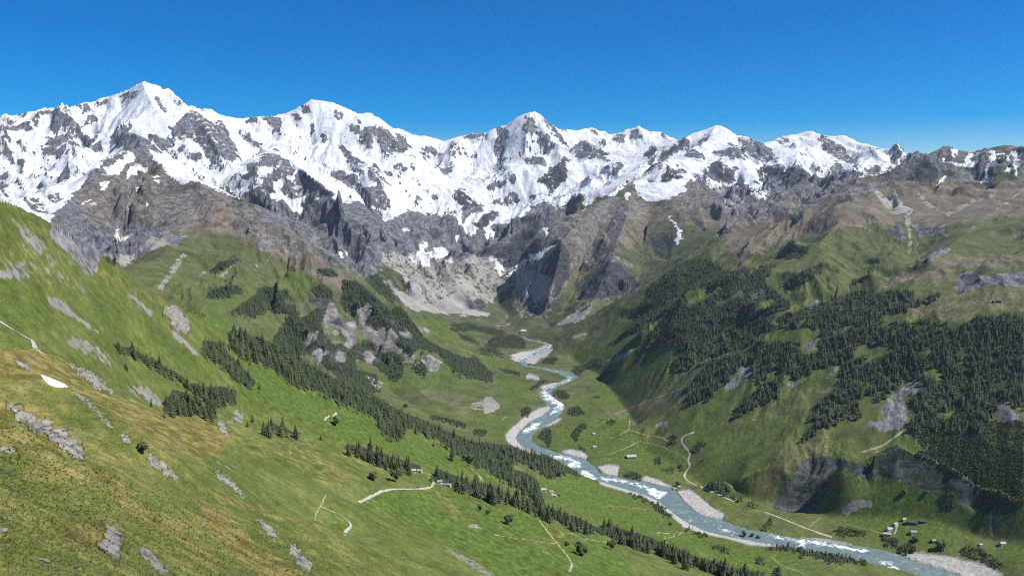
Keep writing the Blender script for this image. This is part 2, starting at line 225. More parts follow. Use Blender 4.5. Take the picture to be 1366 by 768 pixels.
# valley head
fill(rockb, [(498,278),(516,298),(545,284),(604,287),(620,302),(664,300),(690,298),(716,300),(722,322),(690,335),(650,340),(600,345),(560,345),(530,340),(505,325)], .75)
fill(rockb, pts(ZE, "0,120 60,140 200,240 240,330 330,400 420,440 420,500 300,470 160,430 60,420 0,440"), .30); fill(rockb, pts(ZE, "20,320 60,300 130,330 160,390 120,430 40,410"), .5); fill(rockb, pts(ZB, "0,560 100,560 200,620 330,680 480,768 0,768"), .7); fill(rockb, pts(ZF, "60,0 440,0 540,60 600,160 560,240 500,270 400,190 280,100"), .62); fill(rock, pts(ZF, "240,110 330,120 420,170 380,190 280,150"), .9)
# rocky ridge right of valley head: buttresses, and shadow triangles painted in as rock
fill(rockb, pts(ZC, "550,370 480,440 400,480 300,520 150,580 60,640 0,680 0,768 600,768 480,700 600,560 700,470 830,380 900,400 1000,540 900,520 700,540 600,640 640,500"), .56)
fill(rockb, pts(ZC, "820,370 960,420 1110,440 1140,480 1240,400 1365,400 1365,470 1200,560 1000,620 880,560"), .6)
for z, s in [(ZG, "125,215 210,70 260,75 295,130 230,330 190,345 210,250"), (ZG, "298,290 400,190 450,150 500,170 590,260 580,300 400,355 320,350"), (ZG, "370,90 420,60 460,90 440,150 380,180"), (ZG,"940,45 960,0 995,0 990,45 965,65"), (ZF, "1105,130 1170,70 1230,30 1300,60 1290,150 1200,190 1140,190"), (ZF, "1285,215 1365,130 1365,215"), (ZF, "1000,350 1050,340 1060,380 1020,390"), (ZF, "790,30 830,10 850,50 820,80"), (ZG,"0,60 40,30 110,90 80,160 0,180")]: fill(rock, pts(z, s), 1)
# cliffs in the woods
for z, s in [(Q3, "290,0 600,0 560,60 460,90 380,80"), (Q3,"0,240 150,250 280,280 390,350 380,420 300,400 180,330 0,300"), (Q2, "480,520 540,450 620,410 700,460 690,540 580,560 590,680 540,768 440,768 400,640 430,590"), (Q2, "0,440 100,330 150,300 140,360 40,440"), (Q2, "0,540 60,470 130,420 110,480"), (Q2, "1140,660 1210,590 1330,640 1366,700 1300,768"), (Q1, "620,230 700,170 750,180 720,220 650,270"), (Q1, "690,490 760,430 830,340 900,310 930,400 860,440 800,490 720,530"), (Q1,"290,160 400,110 430,120 330,180"), (Q1, "1100,480 1200,430 1290,420 1210,480 1100,530"), (Q1, "1240,190 1366,150 1340,220 1280,250"), (Q1,"740,40 800,50 800,90 760,80")]: fill(rockb, pts(z, s), .62)
for z, s in [(ZH, "1040,300 1090,210 1180,230 1365,210 1365,280 1220,275 1100,300"), (ZH, "380,370 430,330 440,370 390,390"), (ZH,"100,320 190,270 200,310 130,345")] : fill(rock, pts(z, s), .9)
cliffp = pts(Q3, "290,270 520,160 640,240 760,270 860,340 930,380 1040,420 1160,500 1360,590 1220,640 1060,600 990,570 920,540 900,470 760,470 640,450 540,400 400,370")
fill(rockb, cliffp, .43); fill(rockb, pts(N7, "1000,540 1030,420 1180,240 1330,210 1366,230 1366,400 1260,560 1100,570"), .5)
# pale crags of the wooded spur
spur_core = pts(Q5, "250,380 340,330 600,340 700,430 790,560 900,768 180,768 110,620")
crag = new(); clear = new()
for z, s in [(Q5, "260,490 300,370 340,380 350,460 290,500 280,540"), (Q5, "480,410 560,370 580,420 530,480 600,560 640,540 700,530 750,590 720,620 760,660 700,640 660,670 600,610 540,550 500,470"), (Q5, "320,580 350,530 430,560 480,600 440,620 380,560"), (Q5, "410,510 460,490 480,510 430,540"), (Q5, "130,620 160,570 220,550 210,590 150,650"), (Q5, "180,700 210,680 290,690 240,720 230,768 190,740"), (Q5, "340,720 370,680 410,710 400,760 350,750"), (Q5, "420,580 450,570 440,680 400,650"), (Q5, "760,560 800,540 860,600 830,610"), (Q5,"780,740 820,690 860,720 850,768 800,768"), (Q5, "900,740 960,710 1060,768 920,768"), (Q5,"600,640 680,650 710,690 660,690"), (Q5,"520,700 560,690 600,730 560,768"), (Q5,"920,520 970,560 960,580 930,560"), (Q4,"0,360 80,380 140,430 110,480 60,470")]: fill(crag, pts(z, s))
fill_soft = new(); fill(fill_soft, spur_core, .37); crag = np.maximum(crag, fill_soft)
scree = new()
fill(scree, [(505,335),(545,318),(600,330),(640,318),(700,312),(722,335),(690,385),(655,400),(640,420),(590,420),(560,405),(535,375)], .6); fill(scree, [(560,280),(620,290),(680,285),(700,312),(640,318),(600,330),(550,318)], .42); fill(scree, [(660,340),(720,330),(745,380),(730,430),(690,420)], .45)
for z, s, v in [(Q5, "640,220 700,240 850,320 1000,390 1100,330 1130,260 1250,230 1200,330 1250,400 1300,420 1366,430 1366,460 1100,450 950,430 850,400 760,340 690,270", 1), (Q5, "560,20 640,60 720,140 830,210 1000,260 1100,250 1000,300 880,300 800,240 700,150", .7), (Q5, "960,180 1100,80 1140,90 1100,200 1000,230", .6),
 (ZG, "0,240 100,200 190,215 215,270 150,345 80,330 40,290", .85), (ZG, "210,455 300,390 380,360 340,420 250,455", .9), (ZC, "930,410 1040,430 1080,470 1040,520 990,510 940,450", .9), (ZG,"380,110 520,30 560,0 500,60 400,130",.6),
 (ZE, "240,150 440,60 560,60 700,215 840,230 690,290 560,370 420,270", .75), (ZE, "830,290 860,300 740,470 710,455", .55), (ZE, "700,210 800,30 820,40 760,200", .7), (ZE,"1000,400 1100,310 1090,330 1020,405",.7), (ZE,"880,420 970,350 960,370 890,425",.7), (ZE,"1150,390 1170,330 1180,330 1160,390",.7), (ZE,"1200,350 1240,260 1250,300 1215,350",.5), (ZE,"1180,210 1365,320 1365,335 1300,300",.5),
 (ZD, "780,400 850,530 830,555 760,500 720,470", .85), (ZD, "640,380 680,370 760,470 800,540 760,540 690,450", .6), (ZD, "880,420 900,420 965,520 935,530", .7), (ZD, "1000,520 1100,470 1240,440 1250,450 1100,490 1020,540", .55), (ZD, "1240,500 1365,420 1365,435 1260,510", .45), (ZD, "820,555 850,560 855,640 870,730 845,700 830,620", .55), (ZD, "980,600 1020,540 1010,590 1035,640 1010,640", .6), (ZD, "880,440 960,520 930,525 880,470", .5), (ZD, "270,520 430,400 470,390 400,450", .5), (ZD,"190,660 220,580 240,580 205,660",.4),
 (ZE, "200,490 260,500 370,580 420,630 540,700 400,640 300,580 220,540", .9), (ZE, "550,475 620,490 700,570 690,595 640,550", .9), (ZE, "770,640 850,700 910,765 880,765 800,690", .95), (ZE, "270,310 330,340 430,400 400,400 300,340", .7), (ZE, "430,410 530,460 520,470 430,420", .6), (ZE,"250,360 290,400 270,400",.6), (ZE,"340,700 440,720 500,768 380,768",.6),
 (N1, "440,40 520,60 640,130 680,220 720,270 640,210 500,140 400,80", .8), (N1, "540,0 600,0 720,60 700,65", .8), (N1, "1020,0 1060,0 1180,110 1230,170 1180,150 1080,60", .95), (N1, "760,330 900,340 1010,440 980,470 900,440 800,400", .75), (N1,"1100,740 1160,660 1363,768 1250,768",.0),
 (N3, "190,470 250,500 260,560 150,570 130,540 190,520", .7), (N3,"980,260 1100,320 1070,380 1000,300",.7), (N3,"980,360 1090,440 1050,430",.7), (N3,"1220,180 1330,190 1290,230",.6),
 (N4, "0,20 40,30 170,100 190,130 120,110 30,50", .8), (N6, "150,530 270,590 420,670 560,765 500,765 400,710 250,610", .75), (N6,"380,445 440,450 520,510 430,490",.7), (N4,"230,0 300,30 380,100 330,60",.5),
 (N5, "390,110 400,80 490,35 520,35 590,100 500,135 440,130", .55), (N5, "480,40 520,35 590,100 500,135", .9), (N5,"575,185 620,155 630,160 600,185",.9), (N7,"280,40 300,20 370,0 390,10 310,45",.6),
 (N8, "260,350 310,310 380,300 460,310 450,350 380,350 300,400 260,390", .85), (N8, "1155,380 1165,380 1185,540 1160,530", .9), (N8,"980,370 1020,330 1000,380",.7),
 (Q1, "0,290 80,240 150,205 130,240 50,290 0,320", .85), (Q1,"260,740 300,700 320,710 280,745",.7), (Q4,"900,170 1080,70 1150,30 1100,110 950,170",.85), (Q4,"960,285 1200,170 1180,195 980,292",.7), (Q4,"1230,400 1366,340 1366,390 1260,415",.7), (Q4,"0,375 40,370 140,430 110,480 60,440",.6), (Q4,"440,650 480,640 545,710 470,750 430,760",.8), (Q4,"450,165 540,160 600,110 580,150 540,185",.7)]:
    fill(scree, pts(z, s), v)
gravel = new()
for z, s in [(N7, "425,430 500,420 560,460 640,530 710,570 700,600 610,590 540,560 470,500"), (Q6, "0,135 150,180 300,225 390,265 520,370 640,430 800,490 1000,530 1150,540 1200,575 1000,562 850,520 700,490 560,445 470,360 400,300 300,250 150,200 0,160"), (Q6,"300,100 400,130 500,185 400,165 280,130"),
 (N5, "610,270 650,230 740,150 880,95 890,110 830,155 760,190 690,255 670,290 720,350 840,392 760,382 650,335 615,305"), (N5, "940,370 1000,360 1080,375 1110,400 1100,420 1000,392"), (N5, "1170,465 1240,450 1300,460 1290,520 1220,510"), (N5, "745,285 790,250 770,280 765,315"), (N5,"870,180 960,165 920,200 800,240 790,255"),
 (N8, "610,625 700,620 900,640 1000,665 1150,700 1250,765 1000,765 850,715 700,670"), (N8,"0,530 120,535 330,570 330,580 150,558 0,538"), (N8,"560,712 700,715 830,765 760,765 640,728"),
 (Q4, "650,350 720,320 830,315 850,300 900,310 880,340 800,380 760,420 700,410 690,390 640,400 600,380"), (Q4, "800,580 900,550 990,515 985,540 880,580 810,600"), (Q4, "700,500 720,495 800,525 790,530 710,515"), (Q4, "720,760 790,720 870,700 880,710 800,750 760,768 720,768"), (Q4,"670,215 695,208 705,222 680,228")]: fill(gravel, pts(z, s))
# green pasture, dry brown ground, dark shrub (same mask also carries painted cliff shade)
lush = new()
for z, s, v in [(ZE, "800,550 860,550 1060,620 1170,720 1100,720 900,600", .8), (N3, "140,110 300,190 560,330 900,470 1100,560 1363,660 1363,768 1000,768 650,600 200,400 330,340 220,180", .9), (N4, "930,330 1150,240 1366,240 1366,500 1100,410", 1), (N6, "0,240 190,220 640,330 860,440 1366,600 1366,765 560,765 300,600 0,460", .9), (N6, "800,150 1000,150 1366,260 1366,500 860,300", .95), (N5, "0,360 260,340 640,560 640,600 300,480 0,440", .9),
 (N5, "390,200 560,150 700,130 620,240 600,330 420,260", .6), (N5, "900,200 1060,200 1363,90 1363,430 1150,430 1060,340 860,360", .7), (N7, "0,100 130,60 400,120 500,240 460,360 200,340 0,240", .7), (Q6,"0,160 390,290 500,400 700,490 1000,570 1366,620 1366,768 1100,768 560,600 240,480 0,420", .9), (N8, "80,470 330,400 480,170 640,210 850,260 960,600 880,610 720,560 430,490 280,450", .95), (N8, "1200,560 1366,540 1366,680 1220,650", .7), (N8,"980,360 1040,350 1150,440 1140,550 990,570",.6), (N8,"280,110 370,180 400,230 300,290 150,250",.5),
 (Q1, "0,440 440,160 430,230 370,320 100,440 0,500", .8), (Q1, "0,400 300,310 440,310 400,370 0,500", .8), (N7,"480,330 700,200 950,210 900,330 880,450 720,380",.4), (ZF, "680,360 900,460 1020,550 950,580 850,520", .6), (ZF, "970,470 1100,480 1080,510 960,500", .6), (ZF, "550,690 700,640 850,620 1050,720 1090,768 600,768", .45), (ZF,"980,600 1090,590 1230,660 1200,690 1060,640",.6), (Q4, "370,380 500,360 620,440 700,480 550,450 420,420",.7), (Q4,"500,480 700,540 760,640 800,690 600,720 520,600",.6),(Q4,"1000,700 1366,500 1366,620 1100,760",.6),
 (ZF, "70,280 200,170 330,220 370,260 330,290 150,330", .5), (ZE,"900,520 1140,480 1200,520 1000,590",.5), (ZH, "720,420 1000,320 1170,285 1365,290 1365,400 1080,440 900,420", .3), (N1,"0,0 300,0 700,150 1100,300 1300,330 1363,300 1100,60 700,0",.3), (Q2, "270,560 310,530 440,550 400,590 290,590", .8), (Q2, "20,768 150,690 290,680 200,740", .7), (Q3,"500,120 600,90 700,180 660,220 560,160",.7), (Q3,"0,180 120,110 230,170 120,230",.5), (N2,"330,480 400,480 480,600 420,620",.6),(N4,"680,410 870,420 900,460 850,500 640,440",.8)]: fill(lush, pts(z, s), v)
fill(lush, [(900,560),(1000,500),(1090,470),(1110,500),(1030,600),(1000,660),(960,690),(930,640),(900,620)], .42); fill(lush, [(765,470),(830,440),(860,450),(830,520),(860,560),(820,560),(790,520)], .5)
dry = new()
for z, s, v in [(N1, "0,120 200,115 330,150 700,390 1000,490 1363,560 1363,768 1000,768 700,520 400,340 0,300", .75), (N1, "0,440 300,480 500,700 500,768 0,768", .6), (N2, "500,80 700,180 900,380 1200,560 1366,680 1366,720 1100,560 800,380", .95), (N2, "400,430 600,420 640,540 560,600 440,560 330,470", 1), (N4, "0,330 130,360 300,560 500,680 600,768 350,768 150,560 0,450", .95), (N4,"0,220 200,290 450,400 650,440 840,500 700,480 400,410 0,260",.8), (N4,"450,0 800,0 900,120 860,260 700,200",.45), (N6,"130,230 240,260 400,420 300,400",.6), (N6, "820,440 930,480 990,520 920,540", .7),
 (ZD, "0,560 200,530 300,500 480,440 540,400 600,360 730,340 830,380 960,400 1200,400 1365,350 1365,430 1200,500 1000,520 830,550 760,500 700,400 600,400 560,500 450,600 300,640 150,720 0,700", .95), (ZC, "480,600 560,400 660,480 780,480 900,400 1000,540 900,600 700,540 560,680", .7), (ZC,"1000,700 1060,560 1365,450 1365,560 1200,690 1050,768",.8), (ZE, "780,210 900,170 1000,90 1060,130 1120,200 1000,220 850,230", .9), (ZE, "1080,110 1365,320 1365,350 1150,200", .8),
 (ZH, "530,330 740,240 1000,150 1365,140 1365,210 1050,200 980,290 860,260 640,300", .75), (ZH, "740,400 1000,320 1180,290 1365,290 1365,400 1200,390 1100,450", .55), (Q1, "0,640 250,560 480,490 470,520 300,590 0,680", .85), (Q1,"780,600 1366,440 1366,600 1000,700 560,768 700,690",.35), (N7,"870,450 940,320 1150,150 1366,60 1366,200 1180,230 1000,420 900,480",.55), (N5,"0,20 200,60 400,180 380,100 300,60",.5), (N5,"1190,150 1363,90 1363,140 1240,170",.7), (ZE,"0,40 60,60 300,260 600,440 780,520 740,545 500,440 200,230",.5), (ZE,"0,740 200,768 0,768",.9), (N5,"600,0 700,0 780,100 640,60",.2), (Q4,"0,560 300,620 320,680 0,640",.5), (Q4,"180,200 240,210 400,300 390,330 300,340",.4)]: fill(dry, pts(z, s), v)
fill(dry, pts(ZE, "0,120 60,140 200,240 240,330 330,400 300,470 160,430 60,420 0,440"), .3)
dark = new()
fill(dark, [(835,300),(900,285),(955,300),(960,340),(880,365),(850,350)], .42); fill(dark, pts(ZD, "500,600 620,620 820,580 960,560 1000,640 840,760 600,760"), .38)
FOREST = {}                                     # name -> outlines
FOREST['belt'] = [(N3, "150,0 330,40 440,90 560,160 680,220 800,290 940,330 1090,430 1250,510 1363,560 1363,640 1250,590 1200,660 1100,640 1065,590 1070,540 900,465 760,400 650,350 520,310 440,250 330,180 240,150 160,100")]
FOREST['belt'] += [(N5, "0,140 120,180 240,240 420,310 600,330 760,360 900,410 960,450 1050,490 1060,525 960,500 900,540 800,480 690,440 640,430 660,480 740,500 800,540 840,640 860,720 800,690 720,620 680,590 600,545 500,480 400,440 340,390 240,330 150,270 0,200")]
FOREST['clump'] = [(N3, "0,70 60,60 120,100 220,200 330,320 310,350 200,300 100,200 0,150"), (N3, "0,340 100,345 210,360 205,440 110,440 60,480 80,535 20,530"), (N1, "1000,440 1060,360 1130,380 1220,420 1240,520 1130,515 980,490"), (N1, "1150,320 1220,330 1240,380 1180,400"), (N1, "1240,90 1363,70 1363,220 1290,190"), (N1,"1220,345 1363,340 1363,400 1290,390")]
FOREST['row'] = [(N1, "700,90 800,110 880,155 960,190 1040,240 1110,280 1150,330 1160,370 1090,300 1000,265 900,205 800,150 720,115")]
FOREST['crest'] = [(N3, "350,600 380,575 420,560 480,585 540,610 650,630 560,630 450,610"), (N3, "845,720 880,695 960,700 1020,735 1060,765 940,745"), (N4, "900,0 1100,20 1330,95 1330,130 1250,130 1150,105 1040,60"), (N6, "150,170 200,110 270,140 380,180 500,200 620,260 700,290 800,330 950,370 1060,410 1150,460 1200,470 1150,500 1000,460 900,420 780,370 640,310 560,290 480,275 380,260 270,230"), (N6, "1190,470 1250,440 1366,520 1366,570 1220,510"), (Q6, "0,430 60,410 130,440 230,480 300,490 420,540 540,590 640,640 740,660 900,710 1100,740 1100,768 800,768 700,720 560,680 420,620 300,580 180,550 60,500 0,480")]
FOREST['bank'] = [(Q6, "100,170 200,200 320,240 380,280 460,310 490,390 400,350 330,280 200,225"), (Q6, "500,390 600,440 700,480 720,500 620,480 540,430"), (N8, "0,600 60,590 200,600 330,625 400,640 430,690 330,675 200,680 100,650 0,640"), (Q6, "720,560 800,560 870,590 860,605 760,580"), (Q6,"1040,640 1090,640 1095,680 1040,680"), (Q6,"1150,720 1200,700 1210,768 1150,768"), (Q6,"1100,570 1250,540 1366,570 1366,620 1280,600 1120,585"), (N8,"600,590 650,555 710,590 690,620 610,615"), (N8,"830,605 850,560 880,580 875,605"), (N5,"800,280 860,220 890,250 880,350 840,310"), (N5,"980,130 1040,100 1100,140 1000,150"), (N5,"1000,270 1060,200 1120,200 1060,260 1040,310 1110,370 1120,390 1050,340"), (N5,"1210,190 1250,170 1280,190 1250,210"), (N7,"80,330 150,310 210,340 190,360 90,350"), (N7,"330,300 400,280 420,310 350,320"), (N7,"420,270 460,260 460,300 425,300"), (N7,"370,140 420,60 420,120 440,140"), (N5,"700,110 760,100 770,140 710,170"), (N5,"880,20 960,0 1010,40 960,40"), (N7,"270,230 320,215 335,260 290,265")]
FOREST['valley'] = [(Q4, "180,180 330,160 480,180 590,210 560,225 440,200 220,200"), (Q4, "220,205 300,230 400,280 410,300 300,260"), (Q4, "430,300 500,230 600,230 700,260 710,300 560,310 480,320"), (Q4, "400,310 500,330 600,390 540,380 400,350"), (Q4, "450,430 600,460 700,500 640,500 520,460"), (Q4, "200,480 330,530 270,520"), (Q4,"690,590 760,570 800,530 870,530 800,570 750,600"), (Q4, "790,420 850,370 920,380 880,430"), (Q4,"1000,460 1100,440 1190,380 1220,430 1120,460 1060,500"), (Q4,"1170,520 1250,460 1280,490 1200,530"), (Q4,"910,600 970,600 1000,660 940,660"), (Q4,"980,720 1050,700 1100,750 1000,750"), (Q4,"660,730 720,700 740,740 680,760"), (Q4,"1140,640 1200,630 1200,650 1150,655"), (N5,"150,145 240,160 380,205 370,235 250,190 150,170"), (N5,"400,240 500,235 500,270 420,265")]
FOREST['spur'] = [(ZF, "270,200 340,195 390,240 330,240"), (ZF, "250,290 300,270 360,300 350,340 270,320"), (ZF, "80,510 200,430 330,350 380,380 300,440 320,500 350,520 300,600 260,590 200,580"), (ZF, "330,530 400,540 450,600 470,660 560,680 580,760 500,768 400,720 330,650 300,610"), (ZF, "390,370 400,250 460,250 540,320 620,390 660,360 720,440 760,500 860,560 950,600 1000,590 1090,680 1090,720 1000,700 900,660 830,580 740,560 720,590 690,570 560,470 500,380 470,420"), (ZF, "420,560 500,520 600,560 680,600 670,700 620,700 540,630 470,620"), (ZF, "705,620 760,610 790,670 740,680"), (ZF, "480,400 520,390 560,450 600,520 560,500"), (ZF,"0,290 60,280 130,310 170,330 60,340"), (ZF,"0,340 100,350 200,370 160,400 60,390"), (ZF,"560,220 620,300 640,350 560,310 500,240"), (ZE, "920,510 960,460 1080,440 1110,470 1060,490"), (ZE, "1040,570 1140,500 1200,460 1240,500 1300,480 1330,500 1160,590"), (ZE,"1240,690 1330,560 1365,560 1365,768 1280,740"), (ZE,"1260,480 1320,465 1320,490 1270,500"), (ZE,"940,390 1000,340 1090,310 1080,340 1000,380")]
FOREST['far'] = [(ZG, "500,505 540,430 590,360 620,330 640,260 760,180 880,140 950,180 990,220 1080,190 1100,220 1000,260 880,290 840,330 790,380 700,410 660,420 600,470 540,490"), (ZG, "580,570 680,430 790,360 860,350 950,290 1080,250 1200,170 1140,240 1060,300 1100,330 1080,380 940,440 900,520 820,550 730,540 640,560"), (ZG,"1080,330 1160,300 1240,330 1280,370 1160,410 1080,420"), (ZH, "0,200 100,230 170,180 240,170 190,250 250,310 300,350 100,420 0,440"), (ZH, "270,270 330,220 460,170 440,220 300,290"), (ZH, "270,110 330,90 380,110 360,140 280,150"), (ZG,"1250,130 1320,90 1365,110 1330,150")]
FOREST['wood'] = [(Q1, "365,325 450,200 480,150 300,130 420,60 560,0 960,0 1000,60 960,130 880,210 720,240 620,290 560,340 420,375"), (Q1, "460,490 560,380 660,290 760,260 900,220 980,150 1100,140 1130,100 1240,140 1230,200 1250,260 1366,230 1366,340 1200,420 1110,370 930,440 900,330 820,340 760,420 690,480 620,560 500,600 435,605 480,520"), (Q1, "1000,0 1366,0 1366,70 1130,90 990,110 960,90"), (Q1, "765,690 800,620 860,530 1000,440 1110,390 1100,470 1090,540 900,620"), (Q1, "1266,690 1366,560 1366,680"), (Q2, "0,0 420,0 440,40 540,50 580,20 600,80 680,30 740,10 760,60 860,30 900,90 1000,30 1060,40 1366,60 1366,620 1220,560 1180,640 1060,768 600,768 640,620 580,560 700,470 620,400 540,450 470,520 420,560 280,540 270,610 290,660 160,690 0,768 0,560 110,490 140,380 160,310 300,260 520,210 500,190 300,180 160,320 90,320 0,330"), (Q2, "1040,60 1060,0 1366,0 1366,70"), (ZH, "160,480 250,420 400,360 480,340 580,300 640,290 700,300 840,290 890,340 980,290 990,320 860,370 740,400 720,430 840,440 870,430 820,480 600,500 440,460 280,490"), (ZH,"1100,450 1160,400 1220,420 1300,390 1330,440 1250,470"), (N7, "1140,140 1200,100 1250,0 1366,0 1366,10 1220,110"), (N7, "595,400 640,350 720,380 800,450 860,470 800,490 740,470")]
FOREST['shrub'] = [(Q3, "600,60 640,0 1366,0 1366,560 1240,540 1160,490 1040,410 930,370 760,260 640,230 700,180 640,100"), (N7, "830,520 880,480 930,520 900,540"), (N7,"920,650 1000,580 1010,640 950,670"), (N8,"180,500 250,460 300,470 410,490 410,520 260,520"), (N8,"960,610 1000,575 1100,590 1240,690 1220,720 1060,660"), (N8,"850,290 900,240 960,290 940,350 880,340"), (N8,"1090,420 1140,380 1150,430 1110,450"), (N7,"500,180 580,110 620,130 560,180 520,200"), (N8,"500,530 600,520 600,590 520,580")]
for z, s in [(ZH, "175,490 260,460 430,460 440,500 400,580 330,520 200,520"), (Q2, "640,370 740,335 830,350 800,440 740,410"), (Q2, "140,110 210,45 230,60 170,110"), (Q2, "300,290 400,240 520,205 530,220 430,255 320,310"), (Q2, "640,275 760,220 770,235 680,285"), (Q2, "870,315 1000,285 960,340"), (Q2, "780,660 900,610 940,640 850,690"), (Q2, "420,0 560,0 440,40"), (Q2, "420,70 520,45 530,60 440,90"),
 (ZG, "800,300 870,270 910,330 820,375"), (ZG, "940,345 1080,280 1060,315 960,360"), (ZG, "700,450 760,440 690,520 640,540"), (ZG, "1070,400 1200,330 1230,320 1180,370 1090,410"), (ZG,"1140,500 1240,460 1230,500 1150,520"), (Q1, "985,130 1100,80 1080,165 1000,165"), (Q1, "1130,120 1360,70 1340,200 1250,200 1240,115"), (Q1, "480,350 590,310 520,400 470,480"), (Q1,"930,440 1090,370 1100,390 980,460 780,600 760,570")]: fill(clear, pts(z, s))
for k in FOREST:
    for z, s in FOREST[k]: fill(dark, pts(z, s), .85 if k not in ('shrub', 'wood', 'far') else (.58 if k != 'shrub' else .42))

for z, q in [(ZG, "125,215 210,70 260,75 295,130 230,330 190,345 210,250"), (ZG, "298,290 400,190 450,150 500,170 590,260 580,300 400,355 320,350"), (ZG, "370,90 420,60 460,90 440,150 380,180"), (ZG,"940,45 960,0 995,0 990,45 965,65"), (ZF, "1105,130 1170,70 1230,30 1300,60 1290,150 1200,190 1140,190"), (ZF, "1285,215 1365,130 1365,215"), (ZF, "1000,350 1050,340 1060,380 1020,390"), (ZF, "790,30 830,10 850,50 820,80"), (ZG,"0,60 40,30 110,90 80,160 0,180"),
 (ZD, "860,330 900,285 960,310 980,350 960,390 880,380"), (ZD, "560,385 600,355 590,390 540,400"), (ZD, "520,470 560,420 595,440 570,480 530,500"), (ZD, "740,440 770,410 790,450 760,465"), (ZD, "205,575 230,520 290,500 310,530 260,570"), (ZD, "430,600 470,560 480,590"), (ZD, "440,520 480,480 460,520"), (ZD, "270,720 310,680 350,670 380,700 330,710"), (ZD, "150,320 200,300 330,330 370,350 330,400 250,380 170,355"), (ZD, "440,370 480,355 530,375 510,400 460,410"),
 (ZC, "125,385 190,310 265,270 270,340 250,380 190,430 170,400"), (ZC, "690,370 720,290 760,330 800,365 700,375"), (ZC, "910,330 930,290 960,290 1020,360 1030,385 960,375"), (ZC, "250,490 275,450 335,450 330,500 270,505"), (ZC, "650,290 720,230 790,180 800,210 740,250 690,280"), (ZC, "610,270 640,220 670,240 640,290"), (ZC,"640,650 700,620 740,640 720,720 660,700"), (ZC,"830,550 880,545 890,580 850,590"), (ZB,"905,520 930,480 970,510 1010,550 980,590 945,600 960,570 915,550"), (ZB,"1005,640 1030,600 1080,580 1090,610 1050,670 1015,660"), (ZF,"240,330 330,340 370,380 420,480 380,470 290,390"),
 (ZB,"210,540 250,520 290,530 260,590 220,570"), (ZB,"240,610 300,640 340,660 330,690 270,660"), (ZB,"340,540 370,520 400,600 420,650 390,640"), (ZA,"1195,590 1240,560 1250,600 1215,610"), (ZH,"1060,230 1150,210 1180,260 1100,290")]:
    fill(dark, pts(z, q), .72); fill(rock, pts(z, q), 1)  # shadows on these steep faces painted in as a darker rock tone
fill(dark, cliffp, .85); fill(dark, pts(N7, "1000,540 1030,420 1180,240 1330,210 1366,230 1366,400 1260,560 1100,570"), .62); fill(dark, pts(Q3, "0,240 150,250 280,280 390,350 380,420 300,400 180,330 0,300"), .7); dark[crag > .5] = .0; dark[clear > .5] = .05; lush[clear > .5] = np.maximum(lush[clear > .5], .45)  # lower cliff: painted shade over dark vegetated rock; other two are dark ground
# river
RB = pts(N8, "1300,850 1000,765 850,715 700,670 600,625 450,590 330,575 150,555 0,535") + pts(Q6, "1150,480 1000,460 900,425 800,390 700,370 640,340 560,270 520,220 500,190 400,165 280,135 150,115 0,85") + pts(N5, "1170,480 1100,420 1000,390 920,375 830,345 770,310 755,285 790,255 850,215 920,175 970,110 965,85 910,50 890,30") + pts(Q4, "870,610 920,570 1000,540 1060,510 1000,475 900,460 800,445 720,432 695,408 720,385 790,352 860,322 888,302 870,290 800,270 720,255 690,240")
LB = pts(N8, "1020,850 760,765 680,740 560,710 430,680 250,640 100,615 0,600") + pts(Q6, "1200,560 1050,540 900,510 800,490 700,465 600,420 520,370 450,310 390,265 300,225 150,180 0,135") + pts(N5, "1060,520 1050,490 960,440 850,385 760,360 700,330 670,290 690,255 740,225 770,185 840,150 885,110 850,70 820,40") + pts(Q4, "790,620 820,590 900,560 980,520 960,500 880,475 780,450 700,440 655,412 690,380 760,348 830,315 850,300 830,290 770,275 700,262 676,246")
river = new(); fill(river, RB + LB[::-1])
fill(rockb, [(835,295),(900,280),(960,300),(965,345),(880,372),(850,352)], .05)
for z, s in XS: fill(rockb, pts(z, s), 0)
snow = blur(snow, 6); snowbase = snow.copy(); crisp = blur(rock, 7)
snow = snow * (1 - np.clip(crisp * 1.15, 0, 1))
xsn = new()
for z, s in XS: fill(xsn, pts(z, s), 1)
snow = np.maximum(snow, blur(xsn, 2) * .95)
rockm = np.maximum(crisp, blur(rockb, 14)) * (1 - blur(xsn, 1))
base_dry = new()
fill(base_dry, [(740,300),(800,272),(860,236),(900,225),(940,260),(920,300),(860,320),(800,350),(740,400),(725,350)], .6); fill(base_dry, [(300,262),(340,281),(400,319),(440,345),(480,377),(470,400),(420,372),(370,345),(300,300)], .9); fill(base_dry, [(100,262),(150,215),(200,212),(252,238),(300,256),(340,280),(370,302),(330,318),(200,300),(120,300)], .95); fill(base_dry, [(1060,300),(1142,262),(1190,258),(1240,262),(1366,250),(1366,290),(1240,300),(1130,300),(1040,325)], .9); fill(base_dry, [(0,466),(44,465),(84,482),(154,524),(220,548),(288,559),(358,570),(413,581),(389,625),(300,600),(265,655),(340,690),(460,720),(545,768),(0,768)], .36); fill(base_dry, [(358,570),(455,596),(490,613),(470,640),(440,650),(389,625)], .34)
dry = np.maximum(dry, base_dry)
M = dict(snow=snow, rock=rockm, scree=blur(scree, 4), lush=blur(lush, 22), dry=blur(dry, 16), dark=blur(dark, 5), crag=blur(crag, 3), river=blur(river, 0), gravel=blur(gravel, 2), snowbase=snowbase)
M['scree'] = np.maximum(M['scree'], M['gravel'] * 1.7)
